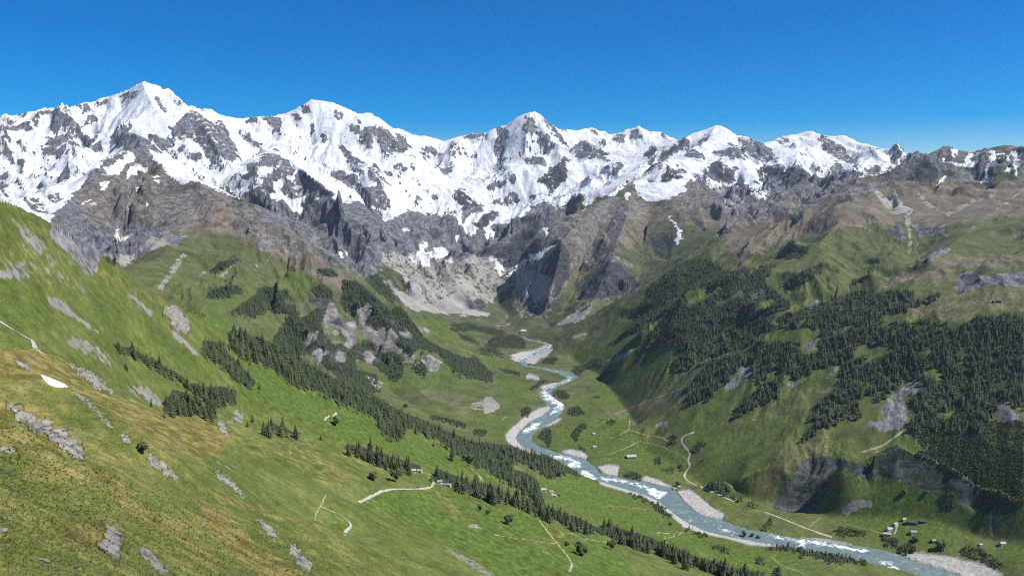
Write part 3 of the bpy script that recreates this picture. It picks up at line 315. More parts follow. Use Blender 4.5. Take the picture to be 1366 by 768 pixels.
# ------------------------------------------------------------------ noise
def hash2(ix, iy, s=0):
    h = (ix.astype(np.int64) * 374761393 + iy.astype(np.int64) * 668265263 + s * 974634777) & 0xffffffff
    h = ((h ^ (h >> 13)) * 1274126177) & 0xffffffff
    h = ((h ^ (h >> 16)) * 2246822519) & 0xffffffff
    return (h ^ (h >> 15)).astype(np.float32) * np.float32(1 / 4294967296.0)
def gnoise(x, y, s=0):
    ix = np.floor(x); iy = np.floor(y); fx = (x - ix).astype(np.float32); fy = (y - iy).astype(np.float32)
    ix = ix.astype(np.int64); iy = iy.astype(np.int64)
    ux = fx * fx * fx * (fx * (fx * 6 - 15) + 10); uy = fy * fy * fy * (fy * (fy * 6 - 15) + 10)
    def g(a, b):
        t = hash2(ix + a, iy + b, s) * np.float32(6.2831853)
        return np.cos(t) * (fx - a) + np.sin(t) * (fy - b)
    n0 = g(0, 0) * (1 - ux) + g(1, 0) * ux; n1 = g(0, 1) * (1 - ux) + g(1, 1) * ux
    return (n0 * (1 - uy) + n1 * uy) * 1.5
def fbm(x, y, lam, oct, s=0, gain=.5):
    out = np.zeros(x.shape, np.float32); a = 1.0
    for o in range(oct):
        out += a * gnoise(x / lam, y / lam, s + o); lam = lam / 2.03; a *= gain
    return out
def ridged(x, y, lam, oct, s=0, gain=.5):
    out = np.zeros(x.shape, np.float32); a = 1.0; w = 1.0
    for o in range(oct):
        n = 1 - np.abs(gnoise(x / lam, y / lam, s + o)) * 1.4; n = np.clip(n, 0, 1) ** 2 * w
        out += a * n; w = np.clip(n * 1.6, 0, 1); lam /= 2.07; a *= gain
    return out

# ------------------------------------------------------------------ height solve on a log-polar grid
TH = math.radians(41.5)
NT = 760; DT = 2 * TH / (NT - 1)
R0, R1 = 30.0, 14500.0
NR = int(math.log(R1 / R0) / DT) + 2
def fline(step=0.35):
    """rasterise the survey lines"""
    vs = np.zeros((NR, NT)); cnt = np.zeros((NR, NT)); lab = -np.ones((NR, NT), int); rid = np.zeros((NR, NT), bool)
    def put(th, r, z, l, k):
        if not (R0 * .8 < r < R1): return
        i = int(round(math.log(r / R0) / DT)); j = int(round((th + TH) / DT))
        if 0 <= i < NR and 0 <= j < NT:
            vs[i, j] += z; cnt[i, j] += 1; lab[i, j] = l; rid[i, j] |= k
    for l, p, k in LINES:
        for (a, b) in zip(p[:-1], p[1:]):
            d = max(abs(b[0] - a[0]) / DT, abs(math.log(b[1] / a[1])) / DT)
            n = max(int(d / step), 1)
            for q in range(n + 1):
                t = q / n
                r = math.exp(math.log(a[1]) * (1 - t) + math.log(b[1]) * t)
                put(a[0] * (1 - t) + b[0] * t, r, a[2] * (1 - t) + b[2] * t, l, k)
    return vs, cnt, lab, rid
# river banks as survey lines on the valley floor
for bank in (RB, LB):
    out = []
    for x, y in bank:
        r = float(floor_r(x, y)); th, _ = ray(x, y); out.append((float(th), r, floor_z(r) + 2.0))
    LINES.append((VF, out, False))
head = [(698,447),(681,437),(669,434),(676,428),(680,422),(674,417),(664,408)]
LINES.append((VF, [(float(ray(x, y)[0]), float(floor_r(x, y)), floor_z(float(floor_r(x, y)))) for x, y in head], False))
line(VF, [(600,420,6700),(570,415,6900),(545,405,7000)], 'far')
line(VF, [(650,470,5600),(620,450,6000),(600,435,6350)], 'far')
line(VF, [(640,530,4330),(612,545,3990),(602,560,3830),(622,577,3660),(650,592,3520),(684,606,3350),(730,622,3180)], 'far')
vs, cnt, lab0, rid = fline()
def solve(vs, cnt, lv=5, it=(900, 400, 250, 180, 150, 130)):
    pyr = [(vs, cnt)]
    for _ in range(lv):
        v, c = pyr[-1]
        r2, t2 = (v.shape[0] + 1) // 2, (v.shape[1] + 1) // 2
        vv = np.zeros((r2 * 2, t2 * 2)); cc = np.zeros_like(vv); vv[:v.shape[0], :v.shape[1]] = v; cc[:c.shape[0], :c.shape[1]] = c
        pyr.append((vv.reshape(r2, 2, t2, 2).sum((1, 3)), cc.reshape(r2, 2, t2, 2).sum((1, 3))))
    H = None
    for k, (v, c) in enumerate(reversed(pyr)):
        fix = c > 0; val = np.where(fix, v / np.maximum(c, 1), 0)
        if H is None: H = np.full(v.shape, val[fix].mean())
        else:
            H = np.repeat(np.repeat(H, 2, 0), 2, 1)[:v.shape[0], :v.shape[1]]
        H = np.where(fix, val, H)
        om = 1.0
        for _ in range(it[min(k, len(it) - 1)]):
            p = np.pad(H, 1, mode='edge')
            L = (p[:-2, 1:-1] + p[2:, 1:-1] + p[1:-1, :-2] + p[1:-1, 2:]) * .25
            H = np.where(fix, val, L)
    return H
Hc = solve(vs, cnt)
def sm(a, n):
    for _ in range(n):
        p = np.pad(a, 1, mode='edge'); a = (p[:-2, 1:-1] + p[2:, 1:-1] + p[1:-1, :-2] + p[1:-1, 2:] + 4 * p[1:-1, 1:-1]) / 8
    return a
# nearest survey line: landform of every cell, and distance to ridges (cells)
def flood(lab):
    I, J = np.meshgrid(np.arange(NR), np.arange(NT), indexing='ij')
    si = np.where(lab >= 0, I, -9999); sj = np.where(lab >= 0, J, -9999)
    k = 512
    while k >= 1:
        for di in (-k, 0, k):
            for dj in (-k, 0, k):
                if di == 0 and dj == 0: continue
                a = np.full_like(si, -9999); b = np.full_like(sj, -9999)
                i0, i1 = max(0, di), min(NR, NR + di); j0, j1 = max(0, dj), min(NT, NT + dj)
                if i0 >= i1 or j0 >= j1: continue
                a[i0:i1, j0:j1] = si[i0 - di:i1 - di, j0 - dj:j1 - dj]; b[i0:i1, j0:j1] = sj[i0 - di:i1 - di, j0 - dj:j1 - dj]
                better = (a - I) ** 2 + (b - J) ** 2 < (si - I) ** 2 + (sj - J) ** 2
                si = np.where(better, a, si); sj = np.where(better, b, sj)
        k //= 2
    return si, sj, np.hypot(si - I, sj - J)
si, sj, _ = flood(lab0); landc = lab0[si, sj]
_, _, rdist = flood(np.where(rid, 0, -1))
# soften the pastures, keep the ridges crisp
soft = sm(Hc, 9); wsoft = sm(np.isin(landc, (FG, LH, VF)).astype(float), 10)
soft2 = sm(Hc, 3)
Hc = Hc * (1 - wsoft) * .35 + soft2 * (1 - wsoft) * .65 + soft * wsoft
wl = [sm((landc == k).astype(np.float32), 10) for k in range(8)]

# ------------------------------------------------------------------ the mesh grid
rows = [34.0]
while rows[-1] < 13600:
    r = rows[-1]
    d = .0056 if r < 450 else .005 if r < 1500 else .0042 if r < 2480 else .0013 if r < 2740 else .0040 if r < 3300 else .0026 if r < 4600 else .0021 if r < 10500 else .0045
    rows.append(r * (1 + d))
rows = np.array(rows); NRW = len(rows); NC = 1180
ths = np.linspace(-TH + .006, TH - .006, NC)
fi = np.clip(np.log(rows / R0) / DT, 0, NR - 1.001); fj = np.clip((ths + TH) / DT, 0, NT - 1.001)
def up(a):
    i = fi.astype(int); j = fj.astype(int); u = (fi - i)[:, None]; v = (fj - j)[None, :]
    A = a[i][:, j]; B = a[i][:, j + 1]; C_ = a[i + 1][:, j]; D = a[i + 1][:, j + 1]
    return (A * (1 - u) * (1 - v) + B * (1 - u) * v + C_ * u * (1 - v) + D * u * v).astype(np.float32)
H = up(Hc); WL = [up(w) for w in wl]; RD = up(rdist.astype(np.float32))
land = np.argmax(np.stack(WL), 0)
GX = (rows[:, None] * np.sin(ths)[None, :]).astype(np.float32); GY = (rows[:, None] * np.cos(ths)[None, :]).astype(np.float32)
RR_ = np.repeat(rows[:, None], NC, 1).astype(np.float32)
def look(H):
    """photograph position of every ground point, and whether it is in view"""
    px, py = project(GX, GY, H)
    e = H / RR_
    run = np.maximum.accumulate(e, 0)
    vis = e >= np.vstack([np.full((1, NC), -9, np.float32), run[:-1]]) - .0035
    return px, py, vis
def samp(m, px, py):
    x = np.clip(px * MS - .5, 0, MW - 1.001); y = np.clip(py * MS - .5, 0, MH - 1.001)
    i = y.astype(np.int32); j = x.astype(np.int32); u = (y - i).astype(np.float32); v = (x - j).astype(np.float32)
    return m[i, j] * (1 - u) * (1 - v) + m[i, j + 1] * (1 - u) * v + m[i + 1, j] * u * (1 - v) + m[i + 1, j + 1] * u * v
px, py, vis = look(H)
rk = np.where(vis, np.maximum(samp(M['rock'], px, py), samp(M['crag'], px, py)), .5).astype(np.float32)
rv = samp(M['river'], px, py) * vis * WL[VF].clip(0, 1)
def grad(H):
    dr = np.gradient(H, axis=0) / np.gradient(rows)[:, None]
    dt = np.gradient(H, axis=1) / (ths[1] - ths[0]) / rows[:, None]
    s, c = np.sin(ths)[None, :], np.cos(ths)[None, :]
    return (dr * s + dt * c).astype(np.float32), (dr * c - dt * s).astype(np.float32)
def gully(x, y, gx, gy, lam, octs, amp, s=0):
    """branching gullies that run down the slope"""
    out = np.zeros(x.shape, np.float32)
    for o in range(octs):
        g = np.sqrt(gx * gx + gy * gy) + 1e-4
        sx, sy = -gy / g, gx / g                       # stripes vary across the slope
        ux, uy = x / lam, y / lam
        ix = np.floor(ux).astype(np.int64); iy = np.floor(uy).astype(np.int64)
        fx = (ux - ix).astype(np.float32); fy = (uy - iy).astype(np.float32)
        h = np.zeros(x.shape, np.float32); dx = np.zeros_like(h); dy = np.zeros_like(h); W = np.zeros_like(h)
        for a in (-1, 0, 1):
            for b in (-1, 0, 1):
                qx = fx - a - hash2(ix + a, iy + b, s + 31 * o); qy = fy - b - hash2(ix + a, iy + b, s + 31 * o + 7)
                w = np.exp(-(qx * qx + qy * qy) * 2.6)
                ph = (qx * sx + qy * sy) * 6.2831853 * .85
                sn_ = np.sin(ph * .5); ab = np.sqrt(sn_ * sn_ + .015); h += (1.2 - 2 * ab) * w; q = -np.sin(ph) / ab * .55 * w; dx += q * sx; dy += q * sy; W += w
        k = np.clip(g * 2.2, 0, 1)
        out += amp * k * h / W
        gx = gx + dx / W * k * amp * 6.28 * .85 / lam; gy = gy + dy / W * k * amp * 6.28 * .85 / lam
        lam *= .47; amp *= .5
    return out
gx, gy = grad(H)
keep = .22 + .78 * np.clip(RD / 22.0, 0, 1)
PAR = {WR: (800, 6, 120), SM: (1250, 6, 215), RR: (900, 6, 150), RM: (950, 6, 125), WH: (260, 4, 20), LH: (130, 4, 9.0)}
DH = np.zeros_like(H)
for k, (lam, oc, amp) in PAR.items():
    m = WL[k] > .01
    x, y = GX[m], GY[m]
    wx = x + fbm(x, y, lam * 1.3, 2, 90) * lam * .25; wy = y + fbm(x, y, lam * 1.3, 2, 95) * lam * .25
    d = gully(wx, wy, gx[m], gy[m], lam, oc, amp, 5 + k)
    d += (ridged(wx, wy, lam * .55, 4, 40 + k) - .8) * amp * .45
    f = keep[m] if k in (SM, RR, RM, WR) else 1.0
    if k in (WR, RM, RR): f = f * np.clip((H[m] + 1010) / 330, .12, 1)
    if k in (RM, WR, RR): d = np.clip(d, -75, 80 if k != RR else 45)
    DH[m] += WL[k][m] * d * f * (.62 + .55 * rk[m])
DH = np.where((RD < 20) & (RR_ > 4500), np.minimum(DH, 10 + RD * 3.5), DH)
# pastures: hummocks, terraces and small ground relief scaled to distance
nearw = WL[FG] + WL[LH] * .8 + WL[VF] * .35
m = nearw > .01
x, y, rr = GX[m], GY[m], RR_[m]
t = fbm(x, y, 140, 2, 200) * 2.6 + fbm(x * .8 + y * .6, -x * .6 * 2.2 + y * .8 * 2.2, 46, 3, 210) * 1.5 + fbm(x, y, 14, 4, 220) * .42
t *= np.clip(rr / 350, .12, 1.3)
t += fbm(x, y, 3.2, 3, 230) * .16 * np.clip(1 - (rr - 150) / 500, 0, 1)
DH[m] += nearw[m] * t
DH += (rk - .3).clip(0, 1) * ridged(GX, GY, 60, 3, 260) * np.where(RR_ > 1500, 9, 1.2)
near_river = np.clip(samp(blur(river.copy(), 9), px, py) * 3, 0, 1) * vis * (RR_ > 1500) * (WL[VF] > .2)
H = H + DH * (1 - near_river)
fz = floor_z(RR_)
H = np.where((RR_ > 1700) & (RR_ < 5600) & (rv > .35), np.minimum(H, fz - 2.5), H)
bankw = near_river * (rv < .15)
H = np.where(bankw > .3, np.maximum(H, fz + .6), H).astype(np.float32)
px, py, vis = look(H)
run = np.maximum.accumulate(H / RR_, 0)                     # skyline of everything nearer, per bearing
def ground(px_, py_):
    """the ground point seen at a place in the photograph -> (x, y, z, row, col)"""
    th, t = ray(px_, py_); th = float(th); t = float(t)
    j = int(np.clip(round((th - ths[0]) / (ths[1] - ths[0])), 0, NC - 1))
    i = int(np.searchsorted(run[:, j], t))
    if i >= NRW: return None
    r = rows[i]
    if i > 0:
        b = H[i, j] / rows[i]; a_ = H[i - 1, j] / rows[i - 1]
        u = float(np.clip((t - a_) / (b - a_ + 1e-9), 0, 1)); r = rows[i - 1] * (1 - u) + rows[i] * u
    x, y = r * math.sin(th), r * math.cos(th)
    return x, y, height(x, y), i, j
def height(x, y):
    r = math.hypot(x, y); th = math.atan2(x, y)
    i = int(np.clip(np.searchsorted(rows, r) - 1, 0, NRW - 2)); j = int(np.clip((th - ths[0]) / (ths[1] - ths[0]), 0, NC - 2))
    u = min(max((r - rows[i]) / (rows[i + 1] - rows[i]), 0), 1); v = min(max((th - ths[j]) / (ths[1] - ths[0]), 0), 1)
    return float(H[i, j] * (1 - u) * (1 - v) + H[i, j + 1] * (1 - u) * v + H[i + 1, j] * u * (1 - v) + H[i + 1, j + 1] * u * v)

# ------------------------------------------------------------------ ground cover, stored on the ground itself
gx, gy = grad(H); slope = np.sqrt(gx * gx + gy * gy)
hid_snow = (WL[SM] * np.clip((H + 350) / 300, 0, 1) * np.clip((1.5 - slope) * 2, 0, 1)).astype(np.float32)
vm = vis & (px > 0) & (px < 1366) & (py > 0) & (py < 768)
inner = np.clip((np.minimum(px, 1366 - px)) / 6, 0, 1) 
C = {}
far_j = np.clip((RR_ - 3500) / 1500, 0, 1)
jx = fbm(GX, GY, 260, 5, 800, .62) * 5.5 * far_j; jy = fbm(GX, GY, 260, 5, 820, .62) * 5.5 * far_j
for k in ('snow', 'rock', 'scree', 'lush', 'dry', 'dark', 'crag'):
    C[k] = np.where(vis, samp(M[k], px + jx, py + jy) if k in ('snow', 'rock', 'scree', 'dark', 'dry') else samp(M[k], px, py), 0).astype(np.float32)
far_w = np.clip((RR_ - 3000) / 1500, 0, 1)
C['scree'] *= np.where((land == LH) | (land == FG), .70, 1.0)
C['snow'] = np.where(vis, np.maximum(C['snow'], .20 * samp(M['snowbase'], px, py)), hid_snow)
C['rock'] = np.where(vis, C['rock'], .6 * far_w)
C['snow'] *= np.clip((land == SM) + (land == RR) + (land == RM) + (land == WR), 0, 1)
C['snow'] = C['snow'] * (1 - rv)
# streaks that run down the slope (grass, scree chutes, snow gullies): noise smeared along the fall line
STREAK = np.zeros_like(H)
sgx, sgy = gx / (slope + .05), gy / (slope + .05)
for lam, ra, rb, rc, rd_ in ((1.5, 0, 0, 260, 420), (5, 260, 420, 1000, 1500), (14, 1000, 1500, 3200, 4200), (36, 3200, 4200, 99999, 199999)):
    wgt = np.clip((RR_ - ra) / max(rb - ra, 1), 0, 1) * np.clip((rd_ - RR_) / (rd_ - rc), 0, 1)
    m = wgt > 0
    if not m.any(): continue
    x, y, a, b_ = GX[m], GY[m], sgx[m], sgy[m]; acc = np.zeros(x.shape, np.float32)
    wx = fbm(x, y, lam * 12, 2, 400) * lam * 3
    for q in range(-5, 6): acc += gnoise((x + a * q * lam * 1.3 + wx) / lam, (y + b_ * q * lam * 1.3) / lam, 410)
    STREAK[m] += wgt[m] * acc / 11 * 2.6
STREAK = np.clip(.5 + STREAK * .5, 0, 1)
# hollows hold snow, ribs are blown bare
def box_mean(a, n):
    c = np.cumsum(np.pad(a.astype(np.float64), ((n + 1, n), (0, 0)), mode='edge'), 0); a = (c[2 * n + 1:] - c[:-2 * n - 1]) / (2 * n + 1)
    c = np.cumsum(np.pad(a, ((0, 0), (n + 1, n)), mode='edge'), 1); return (c[:, 2 * n + 1:] - c[:, :-2 * n - 1]) / (2 * n + 1)
Hd = H - .0; curv = np.clip((Hd - box_mean(box_mean(Hd, 5), 4)).astype(np.float32) / 22.0, -1, 1)
sel = (C['snow'] > .02) & (RR_ > 4500)
C['snow'] = np.where(sel, np.clip(C['snow'] - curv * .42 * np.clip(RD / 16 - .15, 0, 1), 0, 1.2), C['snow'])
C['rock'] = np.maximum(C['rock'], np.clip(curv * 2.2 - .25, 0, .62) * np.clip((H + 150) / 200, 0, 1) * np.clip(WL[RM] + WL[RR] + WL[WR], 0, 1) * far_w)
steep = np.clip((slope - 1.15) * 1.6, 0, 1)
C['snow'] *= 1 - .45 * steep
C['rock'] = np.maximum(C['rock'], np.clip(WL[SM] * 1.3, 0, 1) * np.clip((H + 560) / 160, 0, 1) * .95)
C['rock'] = np.maximum(C['rock'], np.clip(WL[RR] + WL[WR], 0, 1) * np.clip((H + 60) / 160, 0, 1) * .9 * far_w)
COVER = np.stack([C['snow'], np.maximum(C['rock'], C['crag']), C['scree'], C['crag']], -1)
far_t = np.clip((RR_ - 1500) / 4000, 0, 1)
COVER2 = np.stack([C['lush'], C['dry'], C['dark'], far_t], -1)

def mesh_np(name, verts, faces4, smooth=True):
    me = bpy.data.meshes.new(name)
    n = len(verts); k = len(faces4)
    nv = faces4.shape[1]
    me.vertices.add(n); me.vertices.foreach_set('co', np.ascontiguousarray(verts, np.float32).ravel())
    me.loops.add(k * nv); me.loops.foreach_set('vertex_index', np.ascontiguousarray(faces4, np.int32).ravel())
    me.polygons.add(k); me.polygons.foreach_set('loop_start', np.arange(0, k * nv, nv, dtype=np.int32))
    me.polygons.foreach_set('use_smooth', np.full(k, smooth))
    me.update(calc_edges=True)
    return me
def tag(o, label=None, cat=None, group=None, kind=None):
    if label: o['label'] = label
    if cat: o['category'] = cat
    if group: o['group'] = group
    if kind: o['kind'] = kind
    return o
def link(name, me, mat=None, parent=None):
    o = bpy.data.objects.new(name, me); COL.objects.link(o)
    if mat is not None and len(me.materials) == 0: me.materials.append(mat)
    if parent: o.parent = parent
    return o
# ------------------------------------------------------------------ materials
class NT_:
    def __init__(s, name):
        s.m = bpy.data.materials.new(name); s.m.use_nodes = True; s.t = s.m.node_tree; s.t.nodes.clear()
        s.out = s.n('ShaderNodeOutputMaterial'); s.b = s.n('ShaderNodeBsdfPrincipled'); s.l(s.b.outputs[0], s.out.inputs[0])
        s.b.inputs['Specular IOR Level'].default_value = .2
    def n(s, t, **k):
        x = s.t.nodes.new(t)
        for a, b in k.items(): setattr(x, a, b)
        return x
    def l(s, a, b): s.t.links.new(a, b)
    def set(s, sock, v):
        if hasattr(v, 'is_output') or isinstance(v, bpy.types.NodeSocket): s.l(v, sock)
        else: sock.default_value = v
    def math(s, op, a, b=0.0, c=None, clamp=False):
        x = s.n('ShaderNodeMath', operation=op, use_clamp=clamp); s.set(x.inputs[0], a); s.set(x.inputs[1], b)
        if c is not None: s.set(x.inputs[2], c)
        return x.outputs[0]
    def mix(s, f, a, b):
        x = s.n('ShaderNodeMix', data_type='RGBA'); s.set(x.inputs[0], f)
        for i, v in ((6, a), (7, b)): s.set(x.inputs[i], (*v, 1) if isinstance(v, tuple) and len(v) == 3 else v)
        return x.outputs[2]
    def noise(s, vec, scale, detail=4, rough=.55, dist=0):
        x = s.n('ShaderNodeTexNoise'); s.l(vec, x.inputs['Vector']); x.inputs['Scale'].default_value = scale
        x.inputs['Detail'].default_value = detail; x.inputs['Roughness'].default_value = rough; x.inputs['Distortion'].default_value = dist
        return x.outputs[0]
    def step(s, v, lo, hi):
        x = s.n('ShaderNodeMapRange', interpolation_type='SMOOTHSTEP'); s.set(x.inputs[0], v); x.inputs[1].default_value = lo; x.inputs[2].default_value = hi
        return x.outputs[0]
    def pos(s): return s.n('ShaderNodeNewGeometry').outputs['Position']
    def scalev(s, v, sc):
        x = s.n('ShaderNodeVectorMath', operation='MULTIPLY'); s.l(v, x.inputs[0]); x.inputs[1].default_value = sc; return x.outputs[0]
    def bump(s, h, strength, dist, prev=None):
        x = s.n('ShaderNodeBump'); s.set(x.inputs['Strength'], strength); s.set(x.inputs['Distance'], dist); s.l(h, x.inputs['Height'])
        if prev is not None: s.l(prev, x.inputs['Normal'])
        return x.outputs[0]
def terrain_mat():
    k = NT_('ground_cover'); P = k.pos()
    def attr(n):
        a = k.n('ShaderNodeAttribute'); a.attribute_name = n; s = k.n('ShaderNodeSeparateColor'); k.l(a.outputs['Color'], s.inputs[0]); return s.outputs[0], s.outputs[1], s.outputs[2], a.outputs['Alpha']
    sn, rk, sc, cr = attr('cover'); lu, dr, dk, ft = attr('cover2')
    nA = k.noise(P, 1 / 420, 9, .62); nB = k.noise(P, 1 / 60, 8, .62); nC = k.noise(P, 1 / 9, 7, .65); nD = k.noise(P, 1 / 1.1, 5, .7)
    nF = k.noise(P, 1 / 120, 9, .68, .3)
    at = k.n('ShaderNodeAttribute'); at.attribute_name = 'streak'; stk = at.outputs['Fac']
    def ctr(n, amt): return k.math('MULTIPLY', k.math('SUBTRACT', n, .5), amt)
    def add(*v):
        o = v[0]
        for q in v[1:]: o = k.math('ADD', o, q)
        return o
    # grass
    lushc = k.mix(k.step(nC, .3, .7), (.058, .092, .012), (.088, .128, .022))
    basec = k.mix(k.step(nB, .35, .68), (.074, .102, .020), (.116, .136, .032))
    dryc = k.mix(k.step(nC, .32, .66), (.108, .088, .020), (.190, .155, .048))
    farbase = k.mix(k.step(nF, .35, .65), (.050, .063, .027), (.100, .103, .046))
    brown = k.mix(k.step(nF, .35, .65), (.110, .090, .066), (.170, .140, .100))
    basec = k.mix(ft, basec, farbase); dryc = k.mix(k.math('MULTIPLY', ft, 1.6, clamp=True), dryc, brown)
    c = k.mix(k.step(add(lu, ctr(nB, 1.1), ctr(stk, .5)), .08, .85), basec, lushc)
    c = k.mix(k.step(add(dr, ctr(nC, 1.3), ctr(nB, .9), ctr(stk, .7)), .12, .95), c, dryc)
    # tufts and fine mottling
    nearf = k.math('SUBTRACT', 1.0, ft)
    hsv = k.n('ShaderNodeHueSaturation'); k.l(c, hsv.inputs['Color'])
    k.l(add(1.0, k.math('MULTIPLY', nearf, ctr(nD, 2.6)), ctr(nC, 1.5), ctr(stk, .55), ctr(nB, .5)), hsv.inputs['Value'])
    c = hsv.outputs[0]
    darkc = k.mix(k.step(nC, .35, .65), (.018, .030, .012), (.036, .048, .020))
    c = k.mix(k.step(add(dk, ctr(nB, 1.25), ctr(nC, .8)), .40, .62), c, darkc)
    # scree and gravel
    scc = k.mix(k.step(nC, .3, .7), (.21, .20, .185), (.42, .40, .375)); scc = k.mix(k.step(add(nF, ctr(stk, .4)), .4, .64), scc, (.235, .22, .205))
    scc = k.mix(k.math('MULTIPLY', nearf, .55), scc, (.15, .138, .12)); sfac = k.step(add(sc, ctr(nB, 1.6), ctr(stk, 1.1), ctr(nC, .8)), .36, .66); scc = k.mix(k.step(sc, 1.1, 1.5), scc, k.mix(k.step(nC, .35, .65), (.28, .265, .245), (.44, .425, .40))); c = k.mix(sfac, c, scc)
    # rock: strata and stains; dark mask adds painted shade and dark crag tone
    st = k.scalev(P, (.8, .8, 1.4)); nS = k.noise(st, 1 / 48, 9, .76, .5)
    rc = k.mix(k.step(add(nS, ctr(stk, .7)), .32, .70), (.080, .083, .100), (.265, .265, .285)); rc = k.mix(k.math('MULTIPLY', k.step(nF, .48, .68), .6), rc, (.165, .135, .105))
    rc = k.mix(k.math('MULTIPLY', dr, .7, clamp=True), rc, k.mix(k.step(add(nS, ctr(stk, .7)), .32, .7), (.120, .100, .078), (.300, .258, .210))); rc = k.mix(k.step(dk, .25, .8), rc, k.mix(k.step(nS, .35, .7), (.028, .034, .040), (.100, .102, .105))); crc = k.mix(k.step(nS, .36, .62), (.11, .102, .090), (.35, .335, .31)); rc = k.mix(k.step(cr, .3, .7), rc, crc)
    rfac = k.step(add(rk, ctr(nF, 1.2), ctr(nS, 1.7), k.math('MULTIPLY', nearf, ctr(nC, 1.0)), ctr(stk, .5)), .40, .60); c = k.mix(rfac, c, rc)
    # snow
    sf = k.step(add(sn, ctr(nF, 1.1), ctr(nS, 1.3), ctr(stk, 1.35)), .37, .46)
    snc = k.mix(k.step(add(nF, ctr(stk, .9)), .44, .78), (.64, .66, .69), (.44, .435, .425))
    sf = k.math('MULTIPLY', sf, k.step(sn, .06, .22)); c = k.mix(sf, c, snc)
    k.l(c, k.b.inputs['Base Color'])
    k.l(k.math('SUBTRACT', .95, k.math('MULTIPLY', sf, .35)), k.b.inputs['Roughness'])
    nsn = k.math('SUBTRACT', 1.0, sf)
    b1 = k.bump(nS, k.math('MULTIPLY', rfac, k.math('ADD', .25, k.math('MULTIPLY', nsn, .75))), k.math('ADD', 3.0, k.math('MULTIPLY', ft, 32.0)))
    b2 = k.bump(add(nF, k.math('MULTIPLY', stk, .35)), k.math('MULTIPLY', ft, k.math('ADD', .40, k.math('MULTIPLY', nsn, .15))), 28, b1)
    b3 = k.bump(nC, k.math('MULTIPLY', k.math('SUBTRACT', 1.0, ft), .55), 1.4, b2)
    b4 = k.bump(nD, k.math('MULTIPLY', k.math('SUBTRACT', 1.0, ft), .7), .22, b3)
    k.l(b4, k.b.inputs['Normal'])
    return k.m
def simple(name, c1, c2, scale, rough=.9, bump=0, bd=.1, detail=5, spec=.2, lo=.35, hi=.65):
    k = NT_(name); co = k.n('ShaderNodeTexCoord').outputs['Object']
    n = k.noise(co, scale, detail, .65); k.l(k.mix(k.step(n, lo, hi), c1, c2), k.b.inputs['Base Color'])
    k.b.inputs['Roughness'].default_value = rough; k.b.inputs['Specular IOR Level'].default_value = spec
    if bump: k.l(k.bump(n, bump, bd), k.b.inputs['Normal'])
    return k.m
def rock_mat(name='boulder_rock', turf=False):
    k = NT_(name); P = k.pos()
    n1 = k.noise(P, 1 / 6, 8, .7, .4); n2 = k.noise(P, 1 / 1.2, 6, .7); n3 = k.noise(k.scalev(P, (1, .45, 2.2)), 1 / 3.5, 8, .75, .8)
    c = k.mix(k.step(n1, .3, .62), (.12, .108, .092), (.33, .305, .27))
    c = k.mix(k.math('MULTIPLY', k.step(n2, .55, .7), .5), c, (.42, .40, .37))
    c = k.mix(k.step(n3, .47, .40), c, (.05, .045, .04))
    c = k.mix(k.math('MULTIPLY', k.step(k.noise(P, 1 / 3.1, 6, .7), .56, .66), .8), c, (.10, .10, .028))
    if turf:
        a = k.n('ShaderNodeAttribute'); a.attribute_name = 'edge'
        e = k.step(k.math('ADD', a.outputs['Fac'], k.math('ADD', k.math('MULTIPLY', k.math('SUBTRACT', n1, .5), 1.3), k.math('MULTIPLY', k.math('SUBTRACT', n2, .5), 1.0))), .16, .30)
        c = k.mix(e, k.mix(k.step(n2, .35, .65), (.070, .088, .018), (.135, .120, .036)), c)
    k.l(c, k.b.inputs['Base Color']); k.b.inputs['Roughness'].default_value = .95
    b = k.bump(n3, .9, 1.2); k.l(k.bump(n2, .6, .25, b), k.b.inputs['Normal'])
    return k.m
def water_mat():
    k = NT_('river_water'); P = k.pos()
    a = k.n('ShaderNodeAttribute'); a.attribute_name = 'foam'; f = a.outputs['Fac']
    n1 = k.noise(P, 1 / 22, 8, .72, 1.2); n2 = k.noise(P, 1 / 4, 5, .6)
    ff = k.step(k.math('ADD', f, k.math('MULTIPLY', k.math('SUBTRACT', n1, .5), 2.2)), .34, .78)
    base = k.mix(k.step(n1, .3, .7), (.10, .150, .148), (.17, .225, .22))
    k.l(k.mix(ff, base, (.78, .82, .83)), k.b.inputs['Base Color'])
    k.l(k.math('ADD', .32, k.math('MULTIPLY', ff, .6)), k.b.inputs['Roughness']); k.b.inputs['Specular IOR Level'].default_value = .3
    k.l(k.bump(n2, .5, .5), k.b.inputs['Normal'])
    return k.m
MT = {'ground': terrain_mat(), 'rock': rock_mat(), 'outcrop': rock_mat('outcrop_rock', True), 'water': water_mat()}
def needle(name, a, b, c_):
    k = NT_(name); at = k.n('ShaderNodeAttribute'); at.attribute_name = 'tint'; oi = k.n('ShaderNodeObjectInfo')
    t = k.math('FRACT', k.math('ADD', at.outputs['Fac'], oi.outputs['Random'])); n = k.noise(k.pos(), 1 / 2.2, 4, .65)
    c = k.mix(k.math('MULTIPLY', t, t), a, b); c = k.mix(k.step(n, .42, .72), c, c_)
    k.l(c, k.b.inputs['Base Color']); k.b.inputs['Roughness'].default_value = .85; return k.m
MT['needles'] = needle('conifer_needles', (.032, .048, .022), (.092, .110, .045), (.120, .135, .062))
MT['needles2'] = needle('broad_leaves', (.036, .056, .016), (.085, .105, .032), (.115, .130, .045))
MT['bark'] = simple('bark', (.035, .026, .018), (.075, .058, .042), 4, .95)
MT['road'] = simple('gravel_road', (.30, .28, .24), (.42, .39, .34), .35, .95)
MT['path'] = simple('trodden_path', (.20, .18, .09), (.36, .32, .20), .12, .95)
